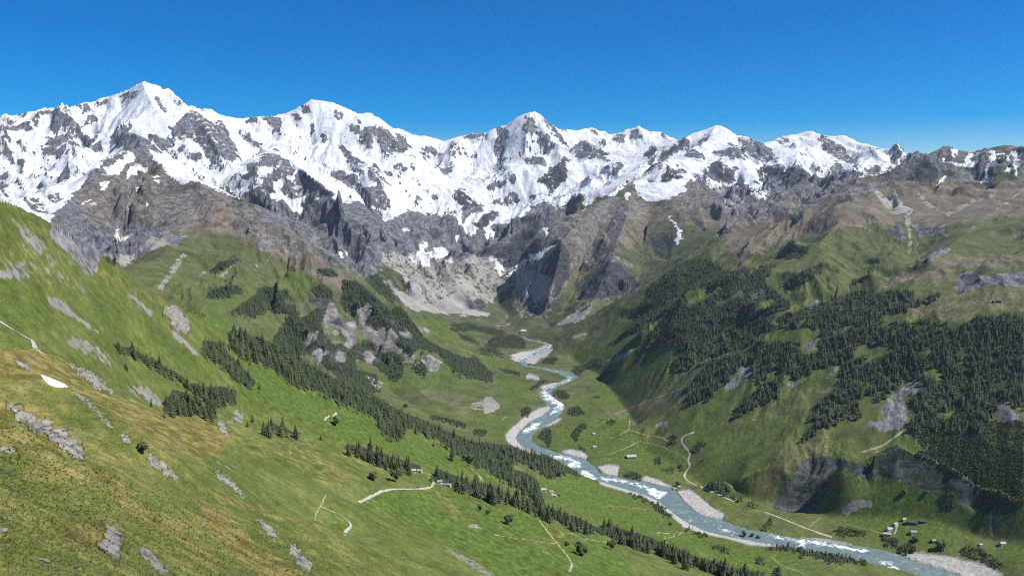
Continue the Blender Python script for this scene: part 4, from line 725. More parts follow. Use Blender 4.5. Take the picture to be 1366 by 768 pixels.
MT['snowp'] = simple('old_snow', (.80, .81, .83), (.90, .90, .90), .5, .6, .2, .2)
MT['wall_white'] = simple('plaster', (.45, .43, .39), (.62, .59, .54), .8, .9)
MT['wall_wood'] = simple('weathered_wood', (.06, .042, .03), (.13, .09, .06), 1.5, .9)
MT['roof_grey'] = simple('slate_roof', (.20, .19, .19), (.32, .31, .30), 1.2, .8)
MT['roof_dark'] = simple('dark_roof', (.05, .045, .045), (.10, .09, .085), 1.2, .8)
MT['roof_pale'] = simple('pale_roof', (.30, .29, .28), (.46, .45, .43), 1.2, .7)
MT['glass'] = simple('window_glass', (.02, .025, .03), (.05, .06, .07), 2, .15, spec=.5)
MT['stone'] = simple('dry_stone', (.22, .20, .17), (.42, .39, .34), 1.5, .95, .5, .2)
# ------------------------------------------------------------------ landforms: one terrain object each
LAB = {FG: ('foreground_slope', 'steep grassy foreground slope, olive brown and green, with the road meadow spur', 'slope'),
       LH: ('left_hillside', 'long green hillside with grey scree streaks falling from the left edge to the river', 'hillside'),
       WR: ('wooded_ridge', 'brown ridge with grey screes ending in a wooded crag left of the valley', 'ridge'),
       VF: ('valley_floor', 'green valley floor pastures on both sides of the winding river', 'valley floor'),
       SM: ('snow_mountains', 'snow covered high mountain range with dark rock faces along the skyline', 'mountain range'),
       RR: ('rocky_ridge', 'dark rocky pyramid ridge right of the valley head below the snow range', 'ridge'),
       RM: ('right_mountain', 'brown and green mountain with bare grey gullies at the right skyline', 'mountain'),
       WH: ('wooded_hillside', 'steep hillside covered in dark forest on the right with a pasture shelf', 'hillside')}
def build_terrain():
    V = np.stack([GX, GY, H], -1).reshape(-1, 3)
    ii, jj = np.meshgrid(np.arange(NRW - 1), np.arange(NC - 1), indexing='ij')
    q = (ii * NC + jj).ravel(); Q = np.stack([q, q + 1, q + NC + 1, q + NC], -1)
    fl = land[:-1, :-1].ravel()
    Cv = COVER.reshape(-1, 4).astype(np.float32); Cw = COVER2.reshape(-1, 4).astype(np.float32)
    for k in range(8):
        F = Q[fl == k]
        if not len(F): continue
        u, inv = np.unique(F, return_inverse=True)
        me = mesh_np(LAB[k][0], V[u], inv.reshape(F.shape))
        for nm, A in (('cover', Cv), ('cover2', Cw)):
            at = me.attributes.new(nm, 'FLOAT_COLOR', 'POINT'); at.data.foreach_set('color', np.ascontiguousarray(A[u]).ravel())
        at = me.attributes.new('streak', 'FLOAT', 'POINT'); at.data.foreach_set('value', np.ascontiguousarray(STREAK.reshape(-1)[u], np.float32))
        o = link(LAB[k][0], me, MT['ground']); tag(o, LAB[k][1], LAB[k][2], kind='structure')
build_terrain()

# ------------------------------------------------------------------ the river: a sheet of water between its banks
foam = new()
for z, s, v in [(N5, "820,5 850,60 920,90 970,100 960,120 900,160 850,190 780,200 700,250 730,262 800,235 830,200 900,165 975,110 960,70 900,40 850,10", 1), (N5, "870,390 960,395 1060,430 1075,465 1000,475 985,445 1020,430 900,410", 1), (N5, "1050,490 1090,480 1180,540 1140,555 1060,525", 1), (N5, "1180,530 1363,545 1363,565 1200,550", .8),
  (Q6, "0,110 150,125 280,160 330,180 450,205 440,230 390,262 340,230 300,190 150,140 0,125", 1), (Q6, "740,410 800,445 950,480 940,494 800,462", .9), (Q6, "1060,478 1200,500 1366,535 1366,555 1200,525", .8), (Q6, "1300,560 1366,550 1366,585 1320,580", 1), (N8, "0,535 150,555 330,590 430,610 380,625 200,590 0,560", .9), (N8, "0,570 40,590 0,597", 1), (N8, "430,640 560,690 640,725 620,735 500,690", .7),
  (Q4, "640,400 690,430 800,445 880,470 960,485 1000,520 900,560 830,590 800,610 820,640 850,670 880,690 960,700 940,740 850,768 870,740 920,690 850,650 840,600 1000,540 1020,510 900,470 780,440 680,420", .85), (Q4, "690,230 900,290 900,330 700,410 640,400 840,310 840,290", .6)]: fill(foam, pts(z, s), v)
foam = .16 + .46 * blur(foam, 3)
def build_river():
    big = new(); fill(big, RB + LB[::-1]); big = (blur(big, 5) > .02).astype(np.float32)
    lr = np.exp(np.arange(math.log(1700), math.log(5800), .0030)); tt = np.linspace(-.35, .75, 1000)
    R, T = np.meshgrid(lr, tt, indexing='ij'); X, Y = R * np.sin(T), R * np.cos(T); Z = floor_z(R)
    x, y = project(X, Y, Z)
    keepm = (samp(big, x, y) > .4) & (x < 1364)
    keepm |= (x >= 1364) * False
    e = Z / R
    f = keepm[:-1, :-1] & keepm[1:, 1:] & keepm[1:, :-1] & keepm[:-1, 1:]
    ii, jj = np.nonzero(f); n = len(tt); q = ii * n + jj
    Q = np.stack([q, q + 1, q + n + 1, q + n], -1); u, inv = np.unique(Q, return_inverse=True)
    me = mesh_np('river', np.stack([X, Y, Z], -1).reshape(-1, 3)[u], inv.reshape(Q.shape))
    at = me.attributes.new('foam', 'FLOAT', 'POINT'); at.data.foreach_set('value', samp(foam, x, y).reshape(-1)[u].astype(np.float32))
    o = link('river', me, MT['water']); tag(o, 'turquoise glacier river with white rapids winding down the valley', 'river', kind='structure')
build_river()

# ------------------------------------------------------------------ roads and paths: ribbons lying on the ground
def ribbon(name, poly, width, mat, label, cat, lift=.35):
    P = []
    for (x0, y0), (x1, y1) in zip(poly[:-1], poly[1:]):
        n = max(int(math.hypot(x1 - x0, y1 - y0) / 1.5), 1)
        for q in range(n): P.append((x0 + (x1 - x0) * q / n, y0 + (y1 - y0) * q / n))
    P.append(poly[-1])
    G3 = [ground(*p) for p in P]; G3 = [g for g in G3 if g]
    A = np.array([g[:2] for g in G3])
    for _ in range(4):
        A[1:-1] = (A[:-2] + 2 * A[1:-1] + A[2:]) / 4
    # drop jumps behind crests
    V = []; F = []; last = None
    for k in range(len(A)):
        a = A[max(k - 1, 0)]; b = A[min(k + 1, len(A) - 1)]; d = b - a; L = np.hypot(*d)
        if L < 1e-6: continue
        nrm = np.array([-d[1], d[0]]) / L; w = width * .5 * (1 + .25 * math.sin(k * .9) * math.sin(k * .37))
        base = len(V)
        for s in (-1, -.33, .33, 1):
            q = A[k] + nrm * w * s; V.append((q[0], q[1], height(*q) + lift))
        if last is not None and np.hypot(*(A[k] - A[last[1]])) < 160:
            for c in range(3): F.append((last[0] + c, last[0] + c + 1, base + c + 1, base + c))
        last = (base, k)
    me = mesh_np(name, np.array(V), np.array(F)); o = link(name, me, MT[mat]); tag(o, label, cat, kind='structure'); return o
ribbon('road', [(479,670.5),(490,665),(510,655),(524,652.5),(545,652.5),(565,652),(576,650),(581,646),(577,641),(571,637)], 3.2, 'road', 'pale gravel road curving across the near green meadow to a bend by the trees', 'road', .5)
ribbon('path', pts(N4, "720,345 800,380 860,410 905,450 900,475 860,495 850,510"), 1.7, 'road', 'short pale hooked path in the bowl below the gravel road', 'path', .3)
ribbon('path', pts(N4, "750,270 735,310 715,345 690,385 680,430"), .9, 'path', 'faint grassy path climbing straight up the bowl below the gravel road', 'path', .25)
ribbon('road', pts(N7, "530,75 490,85 455,105 450,140 480,170 505,205 490,245 505,280 480,310 465,345 500,380 600,420 700,465 770,495"), 6.5, 'road', 'pale farm road winding down the right bank pastures to the wood edge', 'road', .6)
ribbon('road', pts(N7, "960,560 1080,605 1200,655 1366,710") + pts(N8, "100,500 200,530"), 6.5, 'road', 'straight pale road along the right bank above the river', 'road', .6)
ribbon('path', pts(ZE, "0,610 60,650 150,700 165,740 210,765"), 3, 'road', 'pale footpath at the left edge crossing the hillside', 'path', .4)
ribbon('path', pts(N3, "740,548 770,522 815,506"), 2.6, 'road', 'short pale curved track on the hillside meadow beside a lone tree', 'path', .5)
ribbon('path', pts(N7, "0,105 30,112 130,60 250,95 330,105 365,130"), 4, 'path', 'field track branching across the right bank pastures', 'path', .5)
ribbon('path', pts(N7, "130,60 138,0"), 4, 'path', 'short track climbing from the pasture junction', 'path', .5)
ribbon('path', pts(N7, "0,210 90,180 200,130 250,100"), 3.5, 'path', 'lower field track on the right bank pastures', 'path', .5)
ribbon('path', pts(N6, "820,430 870,500 920,560 970,620 1020,690 1000,740"), 2.6, 'path', 'stony track running down the near meadow spur', 'path', .3)
ribbon('path', pts(N6, "540,515 700,540 900,570 930,560"), 1.8, 'path', 'thin trail traversing the near meadow spur', 'path', .3)
ribbon('path', pts(N6, "1000,500 1080,540 1230,560"), 2.6, 'path', 'track along the tree belt on the near meadow spur', 'path', .3)
ribbon('path', pts(N6, "400,110 450,150 470,190"), 4, 'path', 'short twin track in the meadow wedge above the belt', 'path', .4)
ribbon('path', pts(Q3, "290,215 430,170 540,90 600,35"), 6, 'path', 'pale track climbing above the dark cliff on the right', 'path', .5)
ribbon('path', pts(N8, "580,510 600,450"), 4, 'road', 'short lane between the farmhouses on the right bank', 'path', .5)
ribbon('path', pts(Q6, "380,480 480,485 560,475 480,510 420,520"), 2.6, 'path', 'loop track on the green terrace above the river', 'path', .5)
ribbon('path', pts(Q6, "1140,640 1200,690 1366,755"), 4, 'path', 'farm track across the bottom right river meadow', 'path', .5)
ribbon('path', pts(Q1, "0,660 160,600 330,530 480,480 530,400"), 5, 'path', 'long straw coloured track slanting up the right valley side', 'path', .7)

for q, (z, p, lab) in enumerate([(N7, "200,130 330,160 480,230", 'pasture boundary line running from the field tracks to the farm road'), (N7, "30,110 160,130 165,150 60,190", 'pasture boundary loop at the left of the field tracks'), (N5, "1150,230 1190,200 1250,180 1190,150", 'stony boundary line near the tiny pale house'), (N7, "0,520 120,530 240,545", 'thin pale boundary line along the river terrace'), (N8, "60,470 130,410", 'short boundary line climbing from the straight riverside road'), (N8, "280,450 430,485 560,525", 'boundary line below the green farm pasture')]):
    ribbon('path', pts(z, p), 2.2, 'path', lab, 'path', .5)

# ------------------------------------------------------------------ rock outcrops and boulders
from mathutils.geometry import delaunay_2d_cdt
def inside(poly, x, y):
    c = False; n = len(poly)
    for i in range(n):
        ax, ay = poly[i]; bx, by = poly[(i + 1) % n]
        if (ay > y) != (by > y) and x < (bx - ax) * (y - ay) / (by - ay) + ax: c = not c
    return c
def edge_d(poly, x, y):
    m = 1e9; n = len(poly)
    for i in range(n):
        ax, ay = poly[i]; bx, by = poly[(i + 1) % n]; dx, dy = bx - ax, by - ay; L = dx * dx + dy * dy
        t = 0 if L == 0 else max(0, min(1, ((x - ax) * dx + (y - ay) * dy) / L)); m = min(m, math.hypot(x - ax - t * dx, y - ay - t * dy))
    return m
def outcrop(poly, label, hk=.35, rough=1.0, name='rock_outcrop', cat='rock', mat='rock', smooth=False, seed=0, flat=False):
    g = [ground(x, y) for x, y in poly]; r = np.median([math.hypot(q[0], q[1]) for q in g])
    mpp = r / FPX
    W = (max(p[0] for p in poly) - min(p[0] for p in poly)); Hh = max(p[1] for p in poly) - min(p[1] for p in poly)
    step = max(min(W, Hh) / 34, .36); wob = 0 if flat else min(W, Hh) * .10
    xs = np.arange(min(p[0] for p in poly) - step - wob, max(p[0] for p in poly) + step * 1.5 + wob, step); ys = np.arange(min(p[1] for p in poly) - step - wob, max(p[1] for p in poly) + step * 1.5 + wob, step)
    dmax = max([edge_d(poly, x, y) for x in xs[::2] for y in ys[::2] if inside(poly, x, y)] + [1.0])
    V = []; ED = []; idx = {}; s = dmax * mpp
    XX, YY = np.meshgrid(xs, ys)
    wl = max(dmax * .9, 1.5)
    wx = XX + fbm(XX, YY, wl, 3, seed + 500) * wob; wy = YY + fbm(XX, YY, wl, 3, seed + 520) * wob
    for a, y in enumerate(ys):
        for b, x in enumerate(xs):
            u, v = wx[a, b], wy[a, b]
            ins = inside(poly, u, v); ed = edge_d(poly, u, v); d = ed / dmax
            if not ins and ed > step * 1.9: continue
            q = ground(x, y)
            if q is None: continue
            X, Y = q[0], q[1]; n1 = np.array([X]), np.array([Y])
            if flat: dz = (min(d * 2.2, 1) ** .6 if ins else -.35) * s * hk
            elif not ins: dz = -.12 * s
            else:
                # tilted slabs split by cracks: a stepped block pattern with its own lean per block
                bx = X / (s * 1.5) + .8 * float(fbm(n1[0], n1[1], s * 1.6, 3, 330 + seed)[0]); by = Y / (s * 2.6) + .8 * float(fbm(n1[0], n1[1], s * 1.6, 3, 340 + seed)[0])
                cx, cy = math.floor(bx), math.floor(by); fx, fy = bx - cx, by - cy
                hh = hash2(np.array([cx, cx, cx]), np.array([cy, cy, cy]) + np.array([0, 57, 113]), seed)
                crack = min(min(fx, 1 - fx) * 12, min(fy, 1 - fy) * 16, 1.0)
                e = min(d * 4, 1) ** .6
                dz = e * s * hk * (.55 + .3 * float(hh[0]) + (fx - .5) * (float(hh[1]) - .3) * .5 + (fy - .5) * (float(hh[2]) - .5) * .4) * (.72 + .28 * crack)
                dz += float(fbm(n1[0], n1[1], s * .7, 5, 350, .55)[0]) * s * .08 * rough
            idx[a, b] = len(V); V.append((X, Y, q[2] + dz)); ED.append(min(d * 1.6, 1) if ins else 0.0)
    F = []
    for (a, b), i in idx.items():
        k = [(a, b + 1), (a + 1, b + 1), (a + 1, b)]
        if all(q in idx for q in k): F.append((i, idx[k[2]], idx[k[1]], idx[k[0]]))
    V = np.array(V); c = V.mean(0); V = V - c
    me = mesh_np(name, V, np.array(F), smooth)
    at = me.attributes.new('edge', 'FLOAT', 'POINT'); at.data.foreach_set('value', np.array(ED, np.float32))
    o = link(name, me, MT[mat]); o.location = c; tag(o, label, cat); return o
OUT = [
 ([(0,534),(16,539),(40,550),(67,564),(86,570),(101,583),(110,594),(113,608),(105,614),(88,604),(66,590),(40,573),(22,560),(10,548)], 'long pale weathered rock slab slanting down from the left edge', .45),
 ([(0,594),(10,596),(22,600),(15,606),(0,603)], 'small pale slab at the left edge below the long rock slab', .5),
 ([(135,692),(149,701),(160,706),(167,720),(162,744),(157,757),(148,750),(145,741),(132,735),(130,726),(137,717),(140,704)], 'tall grey lichened outcrop with a brown patch on its left, in the lower foreground', .6),
 ([(187,729),(198,732),(211,743),(215,754),(226,765),(217,769),(204,758),(198,749),(187,740)], 'broken grey rocks at the bottom edge right of the lichened outcrop', .55),
 ([(339,688),(347,690),(364,703),(371,714),(369,721),(358,718.6),(353.5,710)], 'smooth pale rock slab above the cracked grey outcrop', .4),
 ([(383,723),(393,727),(410,745),(421,756),(410,762),(397,754),(388,740)], 'cracked grey outcrop below the smooth pale slab', .5),
 ([(160.6,578.6),(171.6,581),(176,594),(165,592)], 'small bluish grey block just above the dark round shrub', .55),
 ([(195,609),(204,604),(213,613),(224,622),(239,639),(235,644),(222,635),(206,624)], 'chain of grey rocks just below the dark round shrub', .55),
 ([(289,559),(299,563),(303,576),(310,585),(299,581),(292,572)], 'beige rock rib standing on the crest beside the conifers', .55),
 ([(283,624),(298,635),(314,644),(327,664),(323,666),(309,650),(292,640)], 'dark edged rock band in the green bowl', .5),
 ([(92,519),(110,526),(123,539),(141,559),(152,570),(143,568),(128,550),(110,535)], 'rubble band running downhill from the tip of the snow patch', .4),
 ([(84,484),(101,486),(123,497),(141,510),(154,526),(141,525),(123,516),(106,500)], 'grey rubble outcrop on the slope crest above the snow patch', .45),
 ([(18,480),(29,482),(44,493),(35,494),(24,487)], 'small dark and pale rocks above left of the snow patch', .5),
 (pts(ZE, "730,560 790,535 870,600 880,660 840,680 780,640"), 'beige cliff on the hillside edge above the conifers', .7),
 (pts(N6, "385,455 440,450 450,475 390,475"), 'pale rocks in the meadow below the three lone bushes', .45),
]
for n, (poly, lab, hk) in enumerate(OUT): outcrop(poly, lab, hk * .55, mat='outcrop', seed=n * 3 + 1)
outcrop(pts(N1, "247,272 262,272 300,288 350,308 395,328 413,345 375,347 330,344 300,332 270,305"), 'small bright white snow patch lying on the brown grass slope', .12, name='snow_patch', cat='snow patch', mat='snowp', smooth=True, flat=True)

def boulder_mesh(seed, sub=3):
    bm = bmesh.new(); bmesh.ops.create_icosphere(bm, subdivisions=sub, radius=1)
    r2 = random.Random(seed); cuts = [(Vector((r2.uniform(-1, 1), r2.uniform(-1, 1), r2.uniform(-.3, 1))).normalized(), r2.uniform(.55, .85)) for _ in range(9)]
    for v in bm.verts:
        c = v.co.copy()
        for n, d in cuts:
            q = c.dot(n)
            if q > d: c -= n * (q - d)
        k = 1 + .06 * math.sin(c.x * 9 + seed) * math.cos(c.y * 8 + c.z * 7)
        v.co = c * k
    me = bpy.data.meshes.new('boulder'); bm.to_mesh(me); bm.free(); me.materials.append(MT['rock']); return me
BM = [boulder_mesh(k) for k in range(6)]
def boulder(px_, py_, wpx, label, group=None, hk=.7, k=None, name='boulder', stretch=1.0):
    g = ground(px_, py_)
    if not g: return
    r = math.hypot(g[0], g[1]); w = wpx * r / FPX / 2
    o = bpy.data.objects.new(name, BM[(k if k is not None else random.randrange(6))]); COL.objects.link(o)
    o.location = (g[0], g[1], g[2] + w * hk * .25); o.scale = (w * stretch, w * .85, w * hk); o.rotation_euler = (random.uniform(-.15, .15), random.uniform(-.15, .15), random.uniform(0, 6.28))
    tag(o, label, 'rock', group); return o
boulder(4,692,8,'left one of two round boulders touching at the left edge'); boulder(11,691,8,'right one of two round boulders touching at the left edge'); boulder(4,708,11,'low boulder under the two round boulders at the left edge', hk=.5)
b = boulder(56,748,24,'long flat white slab lying in the grass at the bottom left', hk=.28, k=2); b.rotation_euler = (0, 0.05, .1); b.scale.y *= .4
b = boulder(102,759,13,'short beige slab at the bottom right of the long white slab', hk=.35, k=3); b.rotation_euler = (0, .2, -.3)
boulder(103,722,8,'pale stone left of the lichened outcrop'); boulder(87,728,5,'bright white small stone in the grass left of the lichened outcrop'); boulder(72,723,5,'small pale stone left of the bright white stone'); boulder(124,734,7,'grey stone touching the foot of the lichened outcrop')
boulder(42,695,4,'tiny white stone in the green grass right of the round boulders'); boulder(18,568,5,'pale stone under the long rock slab'); boulder(29,573,6,'bigger pale stone below the first under the long slab'); boulder(32,639,6,'pinkish stone alone in the brown grass'); boulder(134,611,5,'pale stone in the grass right of the long slab'); boulder(155,608,8,'elongated pale stone in the grass left of the rock chain')
boulder(538,745,8,'single white boulder on the lower green slope'); boulder(387,604,9,'white boulder on the brown slope above the green bowl'); boulder(472,764,6,'white stone at the bottom edge of the green slope'); boulder(175,733,8,'rounded stone between the lichened outcrop and the broken rocks'); boulder(3,518,5,'white stone at the left edge below the snow patch')
boulder(404,592,5,'pale stone on the brown slope near its crest'); boulder(560,757,5,'grey stone on the lower slope right of the white boulder')
# loose stones strewn over the nearest grass
for n in range(110):
    a = random.random()
    x, y = random.uniform(0, 420), random.uniform(520, 767)
    g = ground(x, y)
    if not g or math.hypot(g[0], g[1]) > 560: continue
    boulder(x, y, random.choice((1.6, 2, 2, 2.6, 3.2)), 'small loose stone among the grass of the foreground slope', 'loose stones on the foreground slope', name='stone')

# ------------------------------------------------------------------ houses
def box(bm, x0, x1, y0, y1, z0, z1):
    v = [bm.verts.new(c) for c in ((x0,y0,z0),(x1,y0,z0),(x1,y1,z0),(x0,y1,z0),(x0,y0,z1),(x1,y0,z1),(x1,y1,z1),(x0,y1,z1))]
    for f in ((3,2,1,0),(4,5,6,7),(0,1,5,4),(1,2,6,5),(2,3,7,6),(3,0,4,7)): bm.faces.new([v[i] for i in f])
def meshobj(name, bm, mat, parent):
    me = bpy.data.meshes.new(name); bm.to_mesh(me); bm.free(); me.materials.append(MT[mat]); o = bpy.data.objects.new(name, me); COL.objects.link(o); o.parent = parent; return o
def house(px_, py_, wpx, label, yaw=0., wall='wall_white', roof='roof_grey', asp=.7, hk=.38, name='farmhouse', cat='house', group=None, chimney=True):
    g = ground(px_, py_)
    if not g: return
    r = math.hypot(g[0], g[1]); w = wpx * r / FPX * (.78 if px_ > 1100 else 1); d = w * asp; h = max(w * hk, 3.0); rise = min(w, d) * .30
    e = bpy.data.objects.new(name, None); COL.objects.link(e); e.location = (g[0], g[1], g[2]); e.rotation_euler = (0, 0, yaw); tag(e, label, cat, group)
    bm = bmesh.new()
    x, y = w / 2, d / 2
    low = -max(d * .5, 3)
    v = [bm.verts.new(c) for c in ((-x,-y,low),(x,-y,low),(x,y,low),(-x,y,low),(-x,-y,h),(x,-y,h),(x,y,h),(-x,y,h),(-x,0,h+rise),(x,0,h+rise))]
    for f in ((0,1,5,4),(2,3,7,6),(1,2,6,9,5),(3,0,4,8,7),(4,5,9,8),(6,7,8,9)): bm.faces.new([v[i] for i in f])
    meshobj('wall', bm, wall, e)
    bm = bmesh.new(); o_ = w * .06; t = .35; sl = rise / y
    for s in (-1, 1):
        q = [(-x - o_, s * (y + o_), h - sl * o_ + .05), (x + o_, s * (y + o_), h - sl * o_ + .05), (x + o_, 0, h + rise + .05), (-x - o_, 0, h + rise + .05)]
        a = [bm.verts.new(c) for c in q]; b_ = [bm.verts.new((c[0], c[1], c[2] + t)) for c in q]
        bm.faces.new(b_ if s < 0 else b_[::-1]); bm.faces.new(a[::-1] if s < 0 else a)
        for i in range(4): bm.faces.new((a[i], a[(i + 1) % 4], b_[(i + 1) % 4], b_[i]))
    ro = meshobj('roof', bm, roof, e)
    if chimney:
        bm = bmesh.new(); box(bm, x * .35, x * .35 + .9, -y * .3 - .45, -y * .3 + .45, h + rise * .5, h + rise + 1.3); meshobj('chimney', bm, 'stone', ro)
    bm = bmesh.new(); box(bm, -.7, .7, -y - .08, -y + .05, -.2, 2.0); meshobj('door', bm, 'wall_wood', e)
    for q in (-.55, .55):
        bm = bmesh.new(); box(bm, q * x - .6, q * x + .6, -y - .06, -y + .05, h * .45, h * .45 + 1.2); meshobj('window', bm, 'glass', e)
    return e
house(551,629,7,'left of two pale roofed huts at the end of the crest tree row', .3, roof='roof_pale'); house(560,629,6.5,'right of two pale roofed huts at the end of the crest tree row', -.2, roof='roof_pale')
house(586,644,7,'pale hut nearest the road bend under the trees', .4, roof='roof_grey'); house(592,647,5,'small grey hut in the middle behind the road bend', .1); house(599,648,5.5,'rightmost small hut behind the road bend beside the tree belt', -.3, roof='roof_pale')
house(725,654,7,'low pale house at the left end of the hamlet above the river terrace', .2, roof='roof_pale', hk=.3); house(735,657,6,'grey roofed house in the middle of the river terrace hamlet', .5); house(739,662,6,'pale house lowest in the river terrace hamlet', -.2, roof='roof_pale'); house(745,661,4.5,'small dark barn at the right end of the river terrace hamlet', .1, 'wall_wood', 'roof_dark', name='barn', cat='barn')
house(842,610,12,'wide flat pale barn alone in the right bank pasture', .15, roof='roof_pale', asp=.5, hk=.2, name='barn', cat='barn', chimney=False); house(793,597,5,'small pale hut below the pasture track junction', .2, roof='roof_pale'); house(792,579,4,'tiny pale house beside the field tracks', .3, roof='roof_pale')
house(1206,693,6,'white gabled house at the end of the long dark barn', .3, roof='roof_pale'); house(1216,698,15,'long dark roofed barn on the green pasture below the cliff', -.38, 'wall_wood', 'roof_dark', .35, .22, name='barn', cat='barn', chimney=False); house(1231,696,10,'low dark barn right of the long dark roofed barn', -.2, 'wall_wood', 'roof_dark', .5, .2, name='barn', cat='barn', chimney=False)
house(1194,700,7,'upper pale farmhouse beside the short lane', .6, roof='roof_pale'); house(1186,707,9,'middle farmhouse beside the short lane', .4, roof='roof_pale'); house(1183,714,11,'lowest long farmhouse beside the short lane', -.25, roof='roof_pale', asp=.45)
house(1218,711,9,'grey farmhouse with a dark tree under it, right of the lane', .1, roof='roof_grey'); house(1245,722,7,'small dark hut right of all the lane farmhouses', .3, 'wall_wood', 'roof_grey'); house(1337,726,8,'pale house near the right edge beside the meadow', .2, roof='roof_pale'); house(1308,727,5,'small pale hut by the dark gully near the right edge', .2, roof='roof_pale')
house(1326,403,4.5,'left of two dark alpine huts on the high pasture shelf', .2, 'wall_wood', 'roof_dark', name='hut', cat='hut'); house(1332,403,5.5,'right of two dark alpine huts on the high pasture shelf', -.1, 'wall_wood', 'roof_dark', name='hut', cat='hut')
house(698,443,7,'white roofed building far up the valley by the stream', .2, roof='roof_pale', hk=.3); house(900,653,5,'tiny hut by the river bend', .2, roof='roof_grey'); house(906,650,4,'tiny pale hut beside the bushes on the farm road', .1, roof='roof_pale'); house(1052,598,0.1,'x') if False else None
# ------------------------------------------------------------------ trees
def conifer(seed, layers=11, spokes=11, width=.20, base=.06):
    """crown of ragged drooping whorls; height 1, trunk separate"""
    r = random.Random(seed); V = []; F = []
    for k in range(layers):
        t = k / (layers - 1); z = base + (1 - base) * t ** .92 * .93; rad = width * (1 - t) ** .8 * (.85 + .3 * r.random()) + .012
        lift = (.11 + .05 * r.random()) * (1 - .5 * t); ox, oy = r.uniform(-.012, .012), r.uniform(-.012, .012)
        n = max(int(spokes * (1 - .45 * t)), 6); a0 = r.random() * 6.28; top = len(V); V.append((ox, oy, min(z + lift, 1.0)))
        ring = []
        for i in range(n * 2):
            a = a0 + i * math.pi / n; q = rad * (r.uniform(.8, 1.2) if i % 2 == 0 else r.uniform(.38, .62)); dz = -r.uniform(.01, .05) if i % 2 == 0 else r.uniform(.0, .03)
            ring.append(len(V)); V.append((ox + q * math.cos(a), oy + q * math.sin(a), z + dz))
        for i in range(n * 2): F.append((top, ring[i], ring[(i + 1) % (n * 2)]))
    return np.array(V), np.array(F)
def bushy(seed, n=150, w=.42, h=1.0):
    """rounded broadleaf crown of small leaf clumps"""
    r = random.Random(seed); V = []; F = []
    lobes = [(r.uniform(-.5, .5) * w, r.uniform(-.5, .5) * w, .3 + r.random() * .45, r.uniform(.5, .8)) for _ in range(6)] + [(0, 0, .5, 1.0)]
    for i in range(n):
        lx, ly, lz, ls = lobes[i % 7]; a = r.random() * 6.28; u = r.uniform(-1, 1); s = math.sqrt(1 - u * u); q = ls * r.uniform(.7, 1.0) * .55
        c = Vector((lx + q * w * 1.2 * s * math.cos(a), ly + q * w * 1.2 * s * math.sin(a), max(.06, lz + q * u * .6)))
        nrm = Vector((s * math.cos(a), s * math.sin(a), u + .3)).normalized(); t1 = nrm.orthogonal().normalized(); t2 = nrm.cross(t1); e = w * r.uniform(.16, .30); ph = r.random() * 6.28
        b = len(V)
        for k in range(5):
            g = ph + k * 1.2566; z = t1 * math.cos(g) * e * r.uniform(.7, 1.2) + t2 * math.sin(g) * e * r.uniform(.7, 1.2) + nrm * r.uniform(-.05, .05) * w; V.append(tuple(c + z))
        V.append(tuple(c + nrm * e * .35))
        for k in range(5): F.append((b + k, b + (k + 1) % 5, b + 5))
    return np.array(V), np.array(F)
def trunk_mesh(top=.5, rad=.018):
    V = []; F = []
    for k, (z, r) in enumerate(((-.06, rad * 1.3), (.05, rad), (top, rad * .35))):
        for i in range(7): V.append((r * math.cos(i * .8976), r * math.sin(i * .8976), z))
    for k in range(2):
        for i in range(7): F.append((k * 7 + i, k * 7 + (i + 1) % 7, k * 7 + 7 + (i + 1) % 7, k * 7 + 7 + i))
    return mesh_np('trunk', np.array(V), np.array(F))
CROWN = []
for k in range(5):
    v, f = conifer(50 + k, 11 + k % 3, 10 + k % 2, (.235, .265, .215, .285, .25)[k]); me = mesh_np('crown', v, f, False); me.materials.append(MT['needles']); CROWN.append(me)
ROUND = []
for k in range(3):
    v, f = bushy(80 + k, 190, .45); me = mesh_np('crown', v, f, False); me.materials.append(MT['needles2' if k == 1 else 'needles']); ROUND.append(me)
TRUNK = trunk_mesh(); TRUNK.materials.append(MT['bark'])
def tree(x, y, z, h, kind, label, group=None, name=None):
    e = bpy.data.objects.new(name or ('conifer_tree' if kind == 'c' else 'broadleaf_tree' if kind == 'b' else 'shrub'), None); COL.objects.link(e); e.location = (x, y, z - .02 * h)
    e.scale = (h * random.uniform(.9, 1.15), h * random.uniform(.9, 1.15), h); e.rotation_euler = (0, 0, random.random() * 6.28)
    tag(e, label, 'shrub' if kind == 's' else 'tree', group)
    c = bpy.data.objects.new('crown', random.choice(CROWN if kind == 'c' else ROUND)); COL.objects.link(c); c.parent = e
    if kind == 's': c.scale = (1.25, 1.25, 1.0)
    if kind != 's':
        t = bpy.data.objects.new('trunk', TRUNK); COL.objects.link(t); t.parent = e
    return e
